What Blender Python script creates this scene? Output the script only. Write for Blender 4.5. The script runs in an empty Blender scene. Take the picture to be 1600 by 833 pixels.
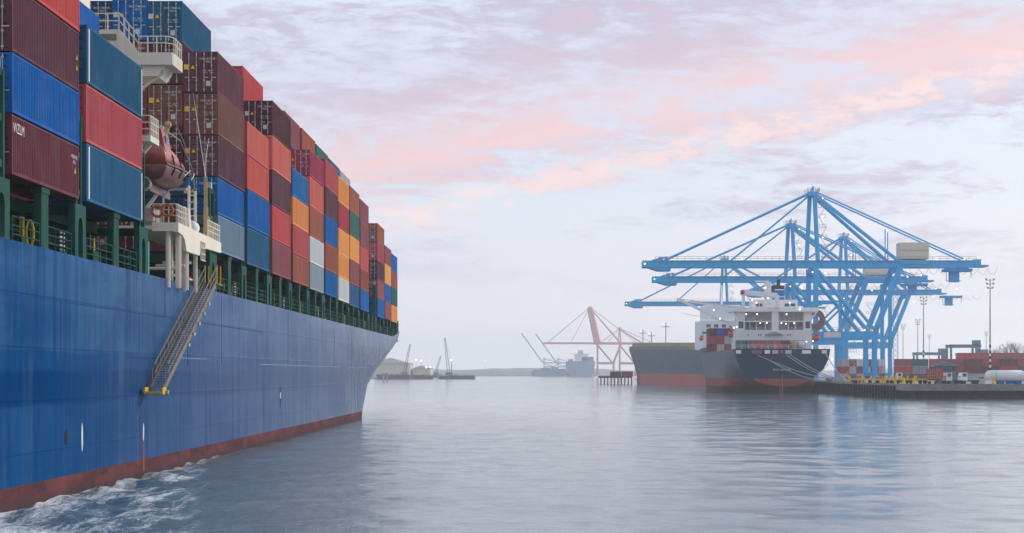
import bpy, math, random
import numpy as np
from mathutils import Vector, Matrix
R = math.radians
random.seed(7)
scene = bpy.context.scene
COL = scene.collection

# ------------------------------------------------------------------ camera
# eye 5.9 m above the water, looking along the ship (+Y); level camera with a shifted lens
FPX, VPX, HZ, EYE = 3050.0, 840.0, 583.0, 5.9
cam = bpy.data.cameras.new('Camera')
cam_ob = bpy.data.objects.new('Camera', cam); COL.objects.link(cam_ob)
cam_ob.location = (0, 0, EYE); cam_ob.rotation_euler = (R(90), 0, 0)
cam.sensor_fit = 'HORIZONTAL'; cam.sensor_width = 36.0; cam.lens = 36.0*FPX/1600
cam.shift_x = (800-VPX)/1600.0; cam.shift_y = (HZ-416.5)/1600.0
cam.clip_start = 0.5; cam.clip_end = 20000
scene.camera = cam_ob
scene.render.resolution_x = 1024; scene.render.resolution_y = 533

# ------------------------------------------------------------------ sun and sky
SUN_AZ, SUN_EL = 52.0, 24.0          # azimuth clockwise from +Y, elevation
sun = bpy.data.lights.new('Sun', 'SUN'); sun.energy = 1.5; sun.angle = R(14); sun.color = (1.0, 0.96, 0.92)
sun_ob = bpy.data.objects.new('Sun', sun); COL.objects.link(sun_ob)
sd = Vector((math.sin(R(SUN_AZ))*math.cos(R(SUN_EL)), math.cos(R(SUN_AZ))*math.cos(R(SUN_EL)), math.sin(R(SUN_EL))))
sun_ob.rotation_euler = (-sd).to_track_quat('-Z', 'Y').to_euler()

world = bpy.data.worlds.new('World'); scene.world = world; world.use_nodes = True
wt = world.node_tree; wt.nodes.clear()
def wn(t, **k):
    n = wt.nodes.new(t)
    for a, b in k.items(): setattr(n, a, b)
    return n
def wl(a, b): wt.links.new(a, b)
def wmath(op, a, b=None, clamp=False):
    n = wn('ShaderNodeMath', operation=op); n.use_clamp = clamp
    for i, v in enumerate((a, b)):
        if v is None: continue
        if isinstance(v, (int, float)): n.inputs[i].default_value = v
        else: wl(v, n.inputs[i])
    return n.outputs[0]
def wmix(f, a, b):
    n = wn('ShaderNodeMix', data_type='RGBA')
    for s, v in ((n.inputs[0], f), (n.inputs[6], a), (n.inputs[7], b)):
        if isinstance(v, (int, float)): s.default_value = v
        elif isinstance(v, tuple): s.default_value = (*v, 1)
        else: wl(v, s)
    return n.outputs[2]
def wramp(v, stops, interp='EASE'):
    n = wn('ShaderNodeValToRGB'); cr = n.color_ramp; cr.interpolation = interp
    while len(cr.elements) < len(stops): cr.elements.new(0.5)
    for e, (p, c) in zip(cr.elements, stops):
        e.position = p; e.color = (c, c, c, 1) if isinstance(c, (int, float)) else (*c, 1)
    wl(v, n.inputs[0]); return n.outputs[0]
wgen = wn('ShaderNodeTexCoord').outputs['Generated']
wsep = wn('ShaderNodeSeparateXYZ'); wl(wgen, wsep.inputs[0])
dX, dY, dZ = wsep.outputs
nish = wn('ShaderNodeTexSky', sky_type='NISHITA'); nish.sun_disc = False
nish.sun_elevation = R(SUN_EL); nish.sun_rotation = R(SUN_AZ); nish.air_density = 1.2; nish.dust_density = 3.0
def wnoise(scale, rot, nscale, detail, rough, dist=0.0, off=(0, 0, 0)):
    m = wn('ShaderNodeMapping'); wl(wgen, m.inputs[0])
    m.inputs['Location'].default_value = off
    m.inputs['Rotation'].default_value = rot; m.inputs['Scale'].default_value = scale
    n = wn('ShaderNodeTexNoise'); wl(m.outputs[0], n.inputs['Vector'])
    n.inputs['Scale'].default_value = nscale; n.inputs['Detail'].default_value = detail
    n.inputs['Roughness'].default_value = rough; n.inputs['Distortion'].default_value = dist
    return n.outputs['Fac']
# clear-air colour by elevation, over the Nishita sky
grad = wramp(dZ, [(0.0, (.87, .88, .945)), (0.05, (.725, .74, .84)), (0.095, (.64, .705, .835)), (0.20, (.66, .715, .835)), (0.55, (.64, .69, .82)), (1.0, (.62, .67, .80))], 'LINEAR')
nsc = wn('ShaderNodeVectorMath', operation='SCALE'); wl(nish.outputs[0], nsc.inputs[0]); nsc.inputs['Scale'].default_value = 0.10
air = wmix(0.82, nsc.outputs[0], grad)
TILT = (0, R(12), 0)
n_big = wnoise((5.6, 3.6, 24.0), TILT, 1.0, 7.0, .62, .4, (1.3, .2, .9))
n_mid = wnoise((17.0, 11.0, 78.0), TILT, 1.0, 8.0, .68, .6, (3.1, 1.7, .4))
n_fin = wnoise((60.0, 40.0, 190.0), TILT, 1.0, 5.0, .66, .3, (5.1, 2.7, 7.4))
def band(c0, c1, w):       # soft band along  z = c0 + c1*x
    q = wmath('SUBTRACT', dZ, wmath('ADD', wmath('MULTIPLY', dX, c1), c0))
    q = wmath('DIVIDE', q, w); q = wmath('MULTIPLY', q, q); q = wmath('MULTIPLY', q, -1.0)
    return wmath('EXPONENT', q)
bA = band(.131, .16, .030); bB = band(.096, .23, .012); bC = band(.172, .06, .026); bP = band(.120, .19, .017)
low = wramp(dZ, [(0.03, 0.0), (0.10, 1.0)])
dens = wmath('ADD', wmath('ADD', wmath('MULTIPLY', n_big, .50), wmath('MULTIPLY', n_mid, .34)), wmath('MULTIPLY', n_fin, .16))
densA = wmath('ADD', dens, wmath('MULTIPLY', bA, .15))
densA = wmath('ADD', densA, wmath('MULTIPLY', bC, .09))
grey = wmath('MULTIPLY', wramp(densA, [(.475, 0.0), (.585, 1.0)]), low)
pinkd = wmath('ADD', wmath('ADD', wmath('MULTIPLY', n_mid, .75), wmath('MULTIPLY', n_fin, .25)), wmath('MULTIPLY', bA, .13))
pink = wmath('MULTIPLY', wramp(pinkd, [(.485, 0.0), (.66, 1.0)]), wmath('ADD', wmath('MULTIPLY', grey, .36), wmath('MULTIPLY', bP, .60)), True)
puffd = wmath('ADD', wmath('ADD', wmath('MULTIPLY', n_fin, .6), wmath('MULTIPLY', n_mid, .4)), wmath('MULTIPLY', bB, .12))
puff = wmath('MULTIPLY', wramp(puffd, [(.52, 0.0), (.68, 1.0)]), wmath('ADD', bB, wmath('MULTIPLY', bA, .10)), True)
veil = wmath('MULTIPLY', wramp(n_big, [(.40, 0.0), (.62, 1.0)]), wramp(dZ, [(0.0, 0.0), (.035, .55), (.085, .35), (.13, 0.0)]))
c1 = wmix(veil, air, (.635, .635, .745))
gcol = wmix(wramp(wmath('ADD', wmath('MULTIPLY', n_mid, .7), wmath('MULTIPLY', n_fin, .3)), [(.40, 0.0), (.60, 1.0)]), (.60, .61, .73), (.415, .405, .545))
c2 = wmix(wmath('MULTIPLY', grey, .90), c1, gcol)
c3 = wmix(wmath('MULTIPLY', pink, .80, True), c2, (.83, .575, .565))
c4 = wmix(wmath('MULTIPLY', puff, .75, True), c3, (.86, .665, .640))
x10 = wn('ShaderNodeVectorMath', operation='SCALE'); wl(c4, x10.inputs[0]); x10.inputs['Scale'].default_value = 8.8
bg = wn('ShaderNodeBackground'); wl(x10.outputs[0], bg.inputs[0]); bg.inputs[1].default_value = 0.1
wl(bg.outputs[0], wn('ShaderNodeOutputWorld').inputs[0])

scene.view_settings.view_transform = 'Standard'; scene.view_settings.look = 'None'
scene.view_settings.gamma = 1.0; scene.view_settings.exposure = 0.5; scene.view_settings.use_curve_mapping = False
scene.cycles.use_denoising = True; scene.cycles.use_adaptive_sampling = True; scene.cycles.adaptive_threshold = .02
scene.cycles.max_bounces = 6; scene.cycles.volume_bounces = 2; scene.cycles.transparent_max_bounces = 6
scene.cycles.sample_clamp_indirect = 4.0

# ------------------------------------------------------------------ helpers
def PX(x, y, Y):                       # the place in the world, at distance Y, that the photo shows at pixel x, y
    return Vector(((x-VPX)*Y/FPX, Y, EYE-(y-HZ)*Y/FPX))

class MB:
    """collects simple shapes; build() links them as ONE mesh object"""
    def __init__(s): s.v = []; s.f = []
    def add(s, vs, fs):
        o = len(s.v); s.v.extend(tuple(v) for v in vs); s.f.extend(tuple(i+o for i in f) for f in fs); return s
    def box(s, a, b):
        x0, y0, z0 = (min(p, q) for p, q in zip(a, b)); x1, y1, z1 = (max(p, q) for p, q in zip(a, b))
        return s.add([(x0,y0,z0),(x1,y0,z0),(x1,y1,z0),(x0,y1,z0),(x0,y0,z1),(x1,y0,z1),(x1,y1,z1),(x0,y1,z1)],
                     [(0,3,2,1),(4,5,6,7),(0,1,5,4),(1,2,6,5),(2,3,7,6),(3,0,4,7)])
    def tube(s, p, q, r, n=6, r2=None, cap=True):
        p, q = Vector(p), Vector(q); d = (q-p)
        if d.length < 1e-6: return s
        d.normalize(); u = d.orthogonal().normalized() if abs(d.z) > .99 else Vector((0,0,1)).cross(d).normalized()
        w = d.cross(u); r2 = r if r2 is None else r2
        vs = []
        for k in range(n):
            a = 2*math.pi*(k+.5)/n; e = u*math.cos(a)+w*math.sin(a)
            vs.append(p+e*r); vs.append(q+e*r2)
        fs = [(2*k, (2*k+2) % (2*n), (2*k+3) % (2*n), 2*k+1) for k in range(n)]
        if cap: fs += [tuple(2*k for k in range(n))[::-1], tuple(2*k+1 for k in range(n))]
        return s.add(vs, fs)
    def path(s, pts, r, n=6):
        for a, b in zip(pts[:-1], pts[1:]): s.tube(a, b, r, n)
        return s
    def bar(s, p, q, w, h):            # rectangular beam, h measured upwards
        p, q = Vector(p), Vector(q); d = (q-p).normalized()
        u = Vector((0,0,1)).cross(d)
        u = Vector((1,0,0)) if u.length < 1e-4 else u.normalized()
        t = d.cross(u)
        vs = [c+u*sx*w/2+t*sz*h/2 for c in (p, q) for sx, sz in ((-1,-1),(1,-1),(1,1),(-1,1))]
        return s.add(vs, [(0,1,2,3),(7,6,5,4),(0,4,5,1),(1,5,6,2),(2,6,7,3),(3,7,4,0)])
    def prism(s, poly, axis, a, b):    # polygon in the plane across axis, extruded from a to b
        def mk(u, v, w): return {'x': (w,u,v), 'y': (u,w,v), 'z': (u,v,w)}[axis]
        n = len(poly); vs = [mk(u,v,a) for u, v in poly]+[mk(u,v,b) for u, v in poly]
        return s.add(vs, [tuple(range(n))[::-1], tuple(range(n, 2*n))]+[(k, (k+1) % n, (k+1) % n+n, k+n) for k in range(n)])
    def ring(s, outer, inner, axis, a, b):   # plate with a hole: two loops of the same length
        def mk(u, v, w): return {'x': (w,u,v), 'y': (u,w,v), 'z': (u,v,w)}[axis]
        n = len(outer)
        vs = [mk(u,v,w) for w in (a, b) for L in (outer, inner) for u, v in L]
        fs = []
        for k in range(n):
            j = (k+1) % n
            fs += [(k, j, n+j, n+k), (2*n+k, 3*n+k, 3*n+j, 2*n+j), (k, 2*n+k, 2*n+j, j), (n+k, n+j, 3*n+j, 3*n+k)]
        return s.add(vs, fs)
    def ball(s, c, r, n=8, m=5, sz=1.0):
        c = Vector(c); vs = [c+Vector((0,0,r*sz))]
        for i in range(1, m):
            t = math.pi*i/m
            for k in range(n):
                a = 2*math.pi*k/n; vs.append(c+Vector((r*math.sin(t)*math.cos(a), r*math.sin(t)*math.sin(a), r*sz*math.cos(t))))
        vs.append(c-Vector((0,0,r*sz))); fs = []
        for k in range(n):
            fs.append((0, 1+k, 1+(k+1) % n)); b = 1+(m-2)*n
            fs.append((len(vs)-1, b+(k+1) % n, b+k))
            for i in range(m-2):
                o = 1+i*n; fs.append((o+k, o+n+k, o+n+(k+1) % n, o+(k+1) % n))
        return s.add(vs, fs)
    def rail(s, pts, h=1.05, r=.03, rails=(1.0, .62, .3), step=1.6):
        pts = [Vector(p) for p in pts]
        for a, b in zip(pts[:-1], pts[1:]):
            for k in rails: s.tube(a+Vector((0,0,h*k)), b+Vector((0,0,h*k)), r, 5)
            n = max(1, round((b-a).length/step))
            for i in range(n+1): c = a.lerp(b, i/n); s.tube(c, c+Vector((0,0,h)), r*1.15, 5)
        return s
    def shift(s, d):
        d = Vector(d); s.v = [(x-d.x, y-d.y, z-d.z) for x, y, z in s.v]; return s
    def mesh(s, name):
        me = bpy.data.meshes.new(name); me.from_pydata(s.v, [], s.f); me.update(); return me
    def build(s, name, mat, parent=None, smooth=False):
        if parent is not None and parent.get('_w') is not None: s.shift(parent['_w'])
        me = s.mesh(name); me.materials.append(mat)
        if smooth: me.polygons.foreach_set('use_smooth', [True]*len(me.polygons))
        return link(name, me, parent)
def link(name, me, parent=None):
    o = bpy.data.objects.new(name, me); COL.objects.link(o)
    if parent is not None:
        o.parent = parent
        if parent.get('_w') is not None: o['_w'] = list(parent['_w'])
    return o
def tag(o, label=None, cat=None, group=None, kind=None):
    for k, v in (('label', label), ('category', cat), ('group', group), ('kind', kind)):
        if v: o[k] = v
    return o
def thing(name, label, cat, loc=(0,0,0), rz=0.0, group=None, world=False):
    """Empty at a thing's base. world=True: the parts are given in world coordinates"""
    o = bpy.data.objects.new(name, None); COL.objects.link(o)
    o.location = loc; o.rotation_euler = (0,0,rz); o.empty_display_size = .5
    if world: o['_w'] = list(loc)
    return tag(o, label, cat, group)
def place(me, name, mat, parent, loc=(0,0,0), rz=0.0):
    """a part that shares mesh data, its material on the object"""
    o = bpy.data.objects.new(name, me); COL.objects.link(o); o.parent = parent
    o.location = loc; o.rotation_euler = (0,0,rz)
    o.material_slots[0].link = 'OBJECT'; o.material_slots[0].material = mat
    return o
_txt = {}
def text_mesh(body, size=1.0):
    k = (body, size)
    if k not in _txt:
        cu = bpy.data.curves.new('lettering', 'FONT'); cu.body = body; cu.size = size; cu.align_x = 'CENTER'; cu.resolution_u = 2
        ob = bpy.data.objects.new('lettering', cu); COL.objects.link(ob)
        me = bpy.data.meshes.new_from_object(ob.evaluated_get(bpy.context.evaluated_depsgraph_get()))
        bpy.data.objects.remove(ob); me.materials.clear(); me.materials.append(None); _txt[k] = me
    return _txt[k]

# ------------------------------------------------------------------ materials
def new_mat(name):
    m = bpy.data.materials.new(name); m.use_nodes = True
    return m, m.node_tree, m.node_tree.nodes['Principled BSDF']
def nn(nt, t, ins=None, **k):
    n = nt.nodes.new(t)
    for a, b in k.items(): setattr(n, a, b)
    for a, b in (ins or {}).items():
        if hasattr(b, 'is_linked'): nt.links.new(b, n.inputs[a])
        else: n.inputs[a].default_value = b
    return n
def mixc(nt, f, a, b, mode='MIX'):
    n = nt.nodes.new('ShaderNodeMix'); n.data_type = 'RGBA'; n.blend_type = mode
    for s, v in ((n.inputs[0], f), (n.inputs[6], a), (n.inputs[7], b)):
        if hasattr(v, 'is_linked'): nt.links.new(v, s)
        else: s.default_value = (*v, 1) if isinstance(v, tuple) and len(v) == 3 else v
    return n.outputs[2]
def ramp(nt, v, stops, interp='LINEAR'):
    n = nt.nodes.new('ShaderNodeValToRGB'); cr = n.color_ramp; cr.interpolation = interp
    while len(cr.elements) < len(stops): cr.elements.new(.5)
    for e, (p, c) in zip(cr.elements, stops): e.position = p; e.color = (c, c, c, 1) if isinstance(c, (int, float)) else (*c, 1)
    nt.links.new(v, n.inputs[0]); return n.outputs[0]
def mth(nt, op, a, b=0.0, clamp=False):
    n = nt.nodes.new('ShaderNodeMath'); n.operation = op; n.use_clamp = clamp
    for i, v in enumerate((a, b)):
        if hasattr(v, 'is_linked'): nt.links.new(v, n.inputs[i])
        else: n.inputs[i].default_value = v
    return n.outputs[0]
_mats = {}
def paint(name, col, rough=.5, streak=.35, dirt=.35, rust=0.0, scale=1.0, spec=.03, coat=0.0):
    """weathered paint: run-down streaks, dull patches, a little rust; differs from object to object"""
    if name in _mats: return _mats[name]
    m, nt, b = new_mat(name); _mats[name] = m
    tc = nn(nt, 'ShaderNodeTexCoord').outputs['Object']; rnd = nn(nt, 'ShaderNodeObjectInfo').outputs['Random']
    w = mth(nt, 'MULTIPLY', rnd, 37.0)
    mp = nn(nt, 'ShaderNodeMapping', {'Vector': tc, 'Scale': (2.2*scale, 2.2*scale, .16*scale)}).outputs[0]
    ns = nn(nt, 'ShaderNodeTexNoise', {'Vector': mp, 'W': w, 'Scale': 1.0, 'Detail': 4.0, 'Roughness': .65}, noise_dimensions='4D').outputs['Fac']
    nb = nn(nt, 'ShaderNodeTexNoise', {'Vector': tc, 'W': w, 'Scale': .55*scale, 'Detail': 4.0, 'Roughness': .6}, noise_dimensions='4D').outputs['Fac']
    dark = tuple(c*.52 for c in col); pale = tuple(min(1, c*.82+.075) for c in col)
    c = mixc(nt, mth(nt, 'MULTIPLY', ramp(nt, ns, [(.48, 0.0), (.72, 1.0)]), streak), col, dark)
    c = mixc(nt, mth(nt, 'MULTIPLY', ramp(nt, nb, [(.46, 0.0), (.70, 1.0)]), dirt), c, pale)
    hv = nn(nt, 'ShaderNodeHueSaturation', {'Color': c, 'Hue': mth(nt, 'ADD', mth(nt, 'MULTIPLY', rnd, .02), .49), 'Value': mth(nt, 'ADD', mth(nt, 'MULTIPLY', rnd, .22), .89)})
    c = hv.outputs[0]
    if rust:
        nr = nn(nt, 'ShaderNodeTexNoise', {'Vector': tc, 'W': w, 'Scale': 3.2*scale, 'Detail': 5.0, 'Roughness': .7}, noise_dimensions='4D').outputs['Fac']
        c = mixc(nt, mth(nt, 'MULTIPLY', ramp(nt, nr, [(.60, 0.0), (.70, 1.0)]), rust), c, (.12, .05, .025))
    nt.links.new(c, b.inputs['Base Color'])
    b.inputs['Roughness'].default_value = min(.9, rough+.12); b.inputs['Specular IOR Level'].default_value = spec
    if coat: b.inputs['Coat Weight'].default_value = coat; b.inputs['Coat Roughness'].default_value = .2
    return m
def plain(name, col, rough=.6, metal=0.0, emit=0.0, ecol=None):
    if name in _mats: return _mats[name]
    m, nt, b = new_mat(name); _mats[name] = m
    tc = nn(nt, 'ShaderNodeTexCoord').outputs['Object']
    ns = nn(nt, 'ShaderNodeTexNoise', {'Vector': tc, 'Scale': 1.7, 'Detail': 3.0, 'Roughness': .65}).outputs['Fac']
    c = mixc(nt, ramp(nt, ns, [(.42, 0.0), (.72, .45)]), col, tuple(q*.6 for q in col))
    nt.links.new(c, b.inputs['Base Color']); b.inputs['Roughness'].default_value = rough; b.inputs['Metallic'].default_value = metal; b.inputs['Specular IOR Level'].default_value = .5 if rough < .3 else .05
    if emit:
        m.cycles.emission_sampling = 'NONE'
        b.inputs['Emission Color'].default_value = (*(ecol or col), 1); b.inputs['Emission Strength'].default_value = emit
    return m
GREEN = paint('green deck paint', (.020, .088, .068), .5, .5, .3, .35)
GREEND = paint('dark green steel', (.009, .034, .027), .6, .5, .3, .3)
CREAM = paint('cream superstructure paint', (.74, .68, .56), .5, .24, .12, .14, .7)
WHITE = paint('white ship paint', (.78, .79, .80), .5, .18, .10, .05, .5)
DARK = plain('dark steel', (.02, .022, .024), .6)
GALV = plain('galvanised steel', (.42, .43, .44), .45, .5)
YELLOW = plain('yellow paint', (.72, .46, .03), .5)
ORANGE = plain('orange lifebuoy plastic', (.55, .16, .06), .5)
GLASS = plain('dark window glass', (.02, .045, .065), .12)
LAMP = plain('lit floodlight', (1, .86, .66), .5, 0, 3.5, (1, .76, .48))
WLAMP = plain('lit white lamp', (1, .95, .85), .5, 0, 2.6, (1, .92, .80))
MARKW = plain('white lettering', (.72, .72, .72), .6)
MARKY = plain('yellow label', (.80, .52, .03), .6)
LOCK = plain('galvanised locking bar', (.50, .50, .52), .4, .35)

# ================================================================== THE SETTING
def water_material():
    m, nt, b = new_mat('harbour water')
    tc = nn(nt, 'ShaderNodeTexCoord').outputs['Object']
    sp = nn(nt, 'ShaderNodeSeparateXYZ', {0: tc}); x, y = sp.outputs[0], sp.outputs[1]
    # ripples: three sizes, long patches of calmer and rougher water between them
    def noise(scale, s3, detail, rough, dist=0.0):
        mp = nn(nt, 'ShaderNodeMapping', {'Vector': tc, 'Scale': s3}).outputs[0]
        return nn(nt, 'ShaderNodeTexNoise', {'Vector': mp, 'Scale': scale, 'Detail': detail, 'Roughness': rough, 'Distortion': dist}).outputs['Fac']
    r1 = noise(.42, (1, .8, 1), 5.0, .60, .5); r2 = noise(2.1, (1, .8, 1), 5.0, .62, .4); r3 = noise(.09, (1, .6, 1), 3.0, .5)
    patch = ramp(nt, noise(.012, (1.0, .55, 1), 4.0, .55, .6), [(.42, .40), (.56, .9), (.61, 2.2), (.66, 4.0)])
    h = mth(nt, 'ADD', mth(nt, 'MULTIPLY', r1, .62), mth(nt, 'MULTIPLY', r2, .34))
    dist = ramp(nt, mth(nt, 'DIVIDE', mth(nt, 'ADD', x, 24.0), 40.0), [(0.0, 4.5), (.35, 3.0), (1.0, 0.0)])
    patch = mth(nt, 'ADD', patch, mth(nt, 'MULTIPLY', dist, ramp(nt, mth(nt, 'DIVIDE', y, 320.0), [(.5, 1.0), (1.0, 0.0)])))
    r4 = noise(5.5, (1, .8, 1), 3.0, .6); h = mth(nt, 'ADD', h, mth(nt, 'MULTIPLY', r4, .13))
    h = mth(nt, 'ADD', mth(nt, 'MULTIPLY', h, patch), mth(nt, 'MULTIPLY', r3, .9))
    bp = nn(nt, 'ShaderNodeBump', {'Height': h, 'Strength': 1.0, 'Distance': .060})
    # foam churned up along the hull, wider towards the stern
    d = mth(nt, 'ADD', x, 22.4)
    width = mth(nt, 'MINIMUM', mth(nt, 'MAXIMUM', mth(nt, 'SUBTRACT', 23.5, mth(nt, 'MULTIPLY', y, .175)), .35), 13.0)
    near = mth(nt, 'SUBTRACT', 1.0, mth(nt, 'DIVIDE', d, width), True)
    side = mth(nt, 'GREATER_THAN', d, -1.0)
    f1 = noise(.66, (1.0, .19, 1), 9.0, .70, 1.0); f2 = noise(3.6, (1.0, .40, 1), 7.0, .74, .6)
    fm = mth(nt, 'ADD', mth(nt, 'MULTIPLY', f1, .68), mth(nt, 'MULTIPLY', f2, .32))
    fm = mth(nt, 'ADD', fm, mth(nt, 'MULTIPLY', mth(nt, 'SUBTRACT', mth(nt, 'POWER', near, .55), 1.0), .13))
    along = ramp(nt, mth(nt, 'DIVIDE', y, 200.0), [(.50, 1.0), (.64, .55), (.80, 0.0)])
    foam = mth(nt, 'MULTIPLY', along, mth(nt, 'MULTIPLY', ramp(nt, fm, [(.415, 0.0), (.485, .4), (.575, 1.0)]), mth(nt, 'MULTIPLY', side, ramp(nt, near, [(0.0, 0.0), (.25, 1.0)]))), True)
    # sparse flecks drifting further out
    fl = ramp(nt, noise(3.2, (.55, 1.0, 1), 6.0, .7, .6), [(.745, 0.0), (.79, .7)])
    fl = mth(nt, 'MULTIPLY', fl, ramp(nt, noise(.035, (.6, 1.4, 1), 4.0, .6), [(.52, 0.0), (.62, 1.0)]))
    foam = mth(nt, 'MAXIMUM', foam, fl)
    c = mixc(nt, foam, (.066, .138, .162), (.82, .86, .88))
    nt.links.new(c, b.inputs['Base Color'])
    nt.links.new(mth(nt, 'ADD', mth(nt, 'MULTIPLY', foam, .5), .09), b.inputs['Roughness'])
    b.inputs['IOR'].default_value = 1.55
    nt.links.new(bp.outputs[0], b.inputs['Normal'])
    return m
def axis(parts):
    out = []
    for a, b, s0, s1 in parts:
        v = a
        while v < b-1e-6:
            out.append(v); t = (v-a)/(b-a); v += s0+(s1-s0)*t
    out.append(parts[-1][1]); return np.array(out)
def build_water():
    ys = axis([(-420, 50, 30, 2), (50, 140, .34, .34), (140, 360, .36, 1.2), (360, 1300, 1.4, 10), (1300, 5150, 20, 300)])
    xr = axis([(-24, 45, .38, .38), (45, 170, .45, 3.0), (170, 2400, 8, 400)])
    xs = np.concatenate([-24-(axis([(0, 60, 3, 6), (60, 2376, 20, 400)])[::-1][:-1]), xr])
    X, Y = np.meshgrid(xs, ys); Z = np.zeros_like(X)
    gx = np.gradient(xs)[None, :]; gy = np.gradient(ys)[:, None]; g = np.maximum(gx, gy)
    rng = np.random.default_rng(4)
    for k in range(46):
        lam = 1.3*(16/1.3)**rng.random(); th = rng.normal(.9, .75); ph = rng.random()*6.28
        amp = .0025*lam**.55*(.5+rng.random())
        kx, ky = math.cos(th)*6.283/lam, math.sin(th)*6.283/lam
        s = np.sin(X*kx+Y*ky+ph+.8*np.sin(X*.05*kx-Y*.07*ky+ph*2))
        Z += amp*s*np.clip(1.6-g*4.5/lam, 0, 1)
    d = X+22.4; wid = np.clip(23.5-.175*Y, .35, 13); near = np.clip(1-d/wid, 0, 1)*(d > -1)*np.clip((150-Y)/30, 0, 1)
    turb = np.zeros_like(X)
    for k in range(26):
        lam = .9*(5/.9)**rng.random(); th = rng.random()*6.28; ph = rng.random()*6.28
        turb += .016*lam**.8*np.sin(X*math.cos(th)*6.283/lam+Y*math.sin(th)*6.283/lam*.7+ph+1.2*np.sin(Y*.31+X*.5+ph))*np.clip(1.6-g*4/lam, 0, 1)
    Z += turb*(near**.6)*.75+.06*near*np.exp(-((d-wid*.72)/1.3)**2)
    ny, nx = X.shape
    me = bpy.data.meshes.new('water')
    co = np.stack([X, Y, Z], -1).reshape(-1, 3).astype(np.float32)
    idx = np.arange(ny*nx).reshape(ny, nx)
    q = np.stack([idx[:-1, :-1], idx[:-1, 1:], idx[1:, 1:], idx[1:, :-1]], -1).reshape(-1, 4)
    me.vertices.add(len(co)); me.vertices.foreach_set('co', co.ravel())
    me.loops.add(q.size); me.loops.foreach_set('vertex_index', q.ravel().astype(np.int32))
    me.polygons.add(len(q)); me.polygons.foreach_set('loop_start', np.arange(0, q.size, 4, dtype=np.int32))
    me.polygons.foreach_set('use_smooth', np.ones(len(q), bool)); me.update(); me.validate()
    me.materials.append(water_material())
    tag(link('water', me), kind='structure')
build_water()

def concrete(name, col, s=.3):
    m, nt, b = new_mat(name); tc = nn(nt, 'ShaderNodeTexCoord').outputs['Object']
    n1 = nn(nt, 'ShaderNodeTexNoise', {'Vector': tc, 'Scale': s, 'Detail': 9.0, 'Roughness': .68}).outputs['Fac']
    n2 = nn(nt, 'ShaderNodeTexNoise', {'Vector': tc, 'Scale': s*9, 'Detail': 6.0, 'Roughness': .7}).outputs['Fac']
    c = mixc(nt, ramp(nt, n1, [(.38, 0.0), (.68, 1.0)]), tuple(v*.55 for v in col), col)
    c = mixc(nt, ramp(nt, n2, [(.5, 0.0), (.68, .6)]), c, tuple(v*.4 for v in col))
    nt.links.new(c, b.inputs['Base Color']); b.inputs['Roughness'].default_value = .85
    return m
CONC = concrete('quay concrete', (.30, .29, .27)); CONCD = concrete('darker concrete', (.05, .055, .055), .5)  # CONCD is a much darker tone for back wall, piles and pier
QEDGE = [(85, 461), (84.9, 640), (91, 744), (91, 800), (112, 812), (112, 930), (91, 1000), (96, 1400), (110, 2300)]
def build_quay():
    QZ = 3.1
    poly = [(900, 450), (86, 450)] + QEDGE + [(900, 2300)]
    o = MB().prism(poly[::-1], 'z', QZ-.55, QZ).build('quay', CONC); tag(o, kind='structure')
    # capping beam, then recessed dark back wall and piles under the deck
    def face(a, b):
        a, b = Vector((*a, 0)), Vector((*b, 0)); d = (b-a).normalized(); n = Vector((d.y, -d.x, 0))   # n points to the water
        return a, b, d, n
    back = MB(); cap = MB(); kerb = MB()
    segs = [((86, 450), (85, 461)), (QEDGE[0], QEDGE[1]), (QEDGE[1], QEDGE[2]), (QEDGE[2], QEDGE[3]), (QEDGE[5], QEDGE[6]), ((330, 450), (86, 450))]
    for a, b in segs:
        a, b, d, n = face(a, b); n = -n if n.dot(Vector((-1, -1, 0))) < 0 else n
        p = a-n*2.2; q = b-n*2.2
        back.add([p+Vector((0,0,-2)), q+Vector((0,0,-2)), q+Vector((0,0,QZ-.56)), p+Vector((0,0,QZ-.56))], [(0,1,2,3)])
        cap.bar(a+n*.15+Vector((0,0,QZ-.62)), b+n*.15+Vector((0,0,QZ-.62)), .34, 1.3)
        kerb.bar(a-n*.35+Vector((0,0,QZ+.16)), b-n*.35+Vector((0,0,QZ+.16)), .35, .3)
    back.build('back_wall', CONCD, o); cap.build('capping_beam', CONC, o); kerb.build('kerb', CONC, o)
    pile = MB().tube((0,0,-2), (0,0,1.9), .32, 8).mesh('pile'); pile.materials.append(None)
    fend = MB().box((-.28, -.28, -1.6), (.28, .28, 2.95)).mesh('fender_pile'); fend.materials.append(None)
    k = 0
    for a, b in (segs[1], segs[4]):
        a, b, d, n = face(a, b); n = -n if n.dot(Vector((-1, -1, 0))) < 0 else n
        L = min((b-a).length, 120) if a.x > 200 else (b-a).length
        s = b if a.x > 200 else a; dd = -d if a.x > 200 else d
        for i in range(int(L/4.2)):
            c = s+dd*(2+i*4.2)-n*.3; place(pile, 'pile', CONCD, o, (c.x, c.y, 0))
            if a.x < 200: c = s+dd*(1+i*4.2)+n*.6; place(fend, 'fender_pile', DARK, o, (c.x, c.y, 0))
    return QZ
QZ = build_quay()

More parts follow.
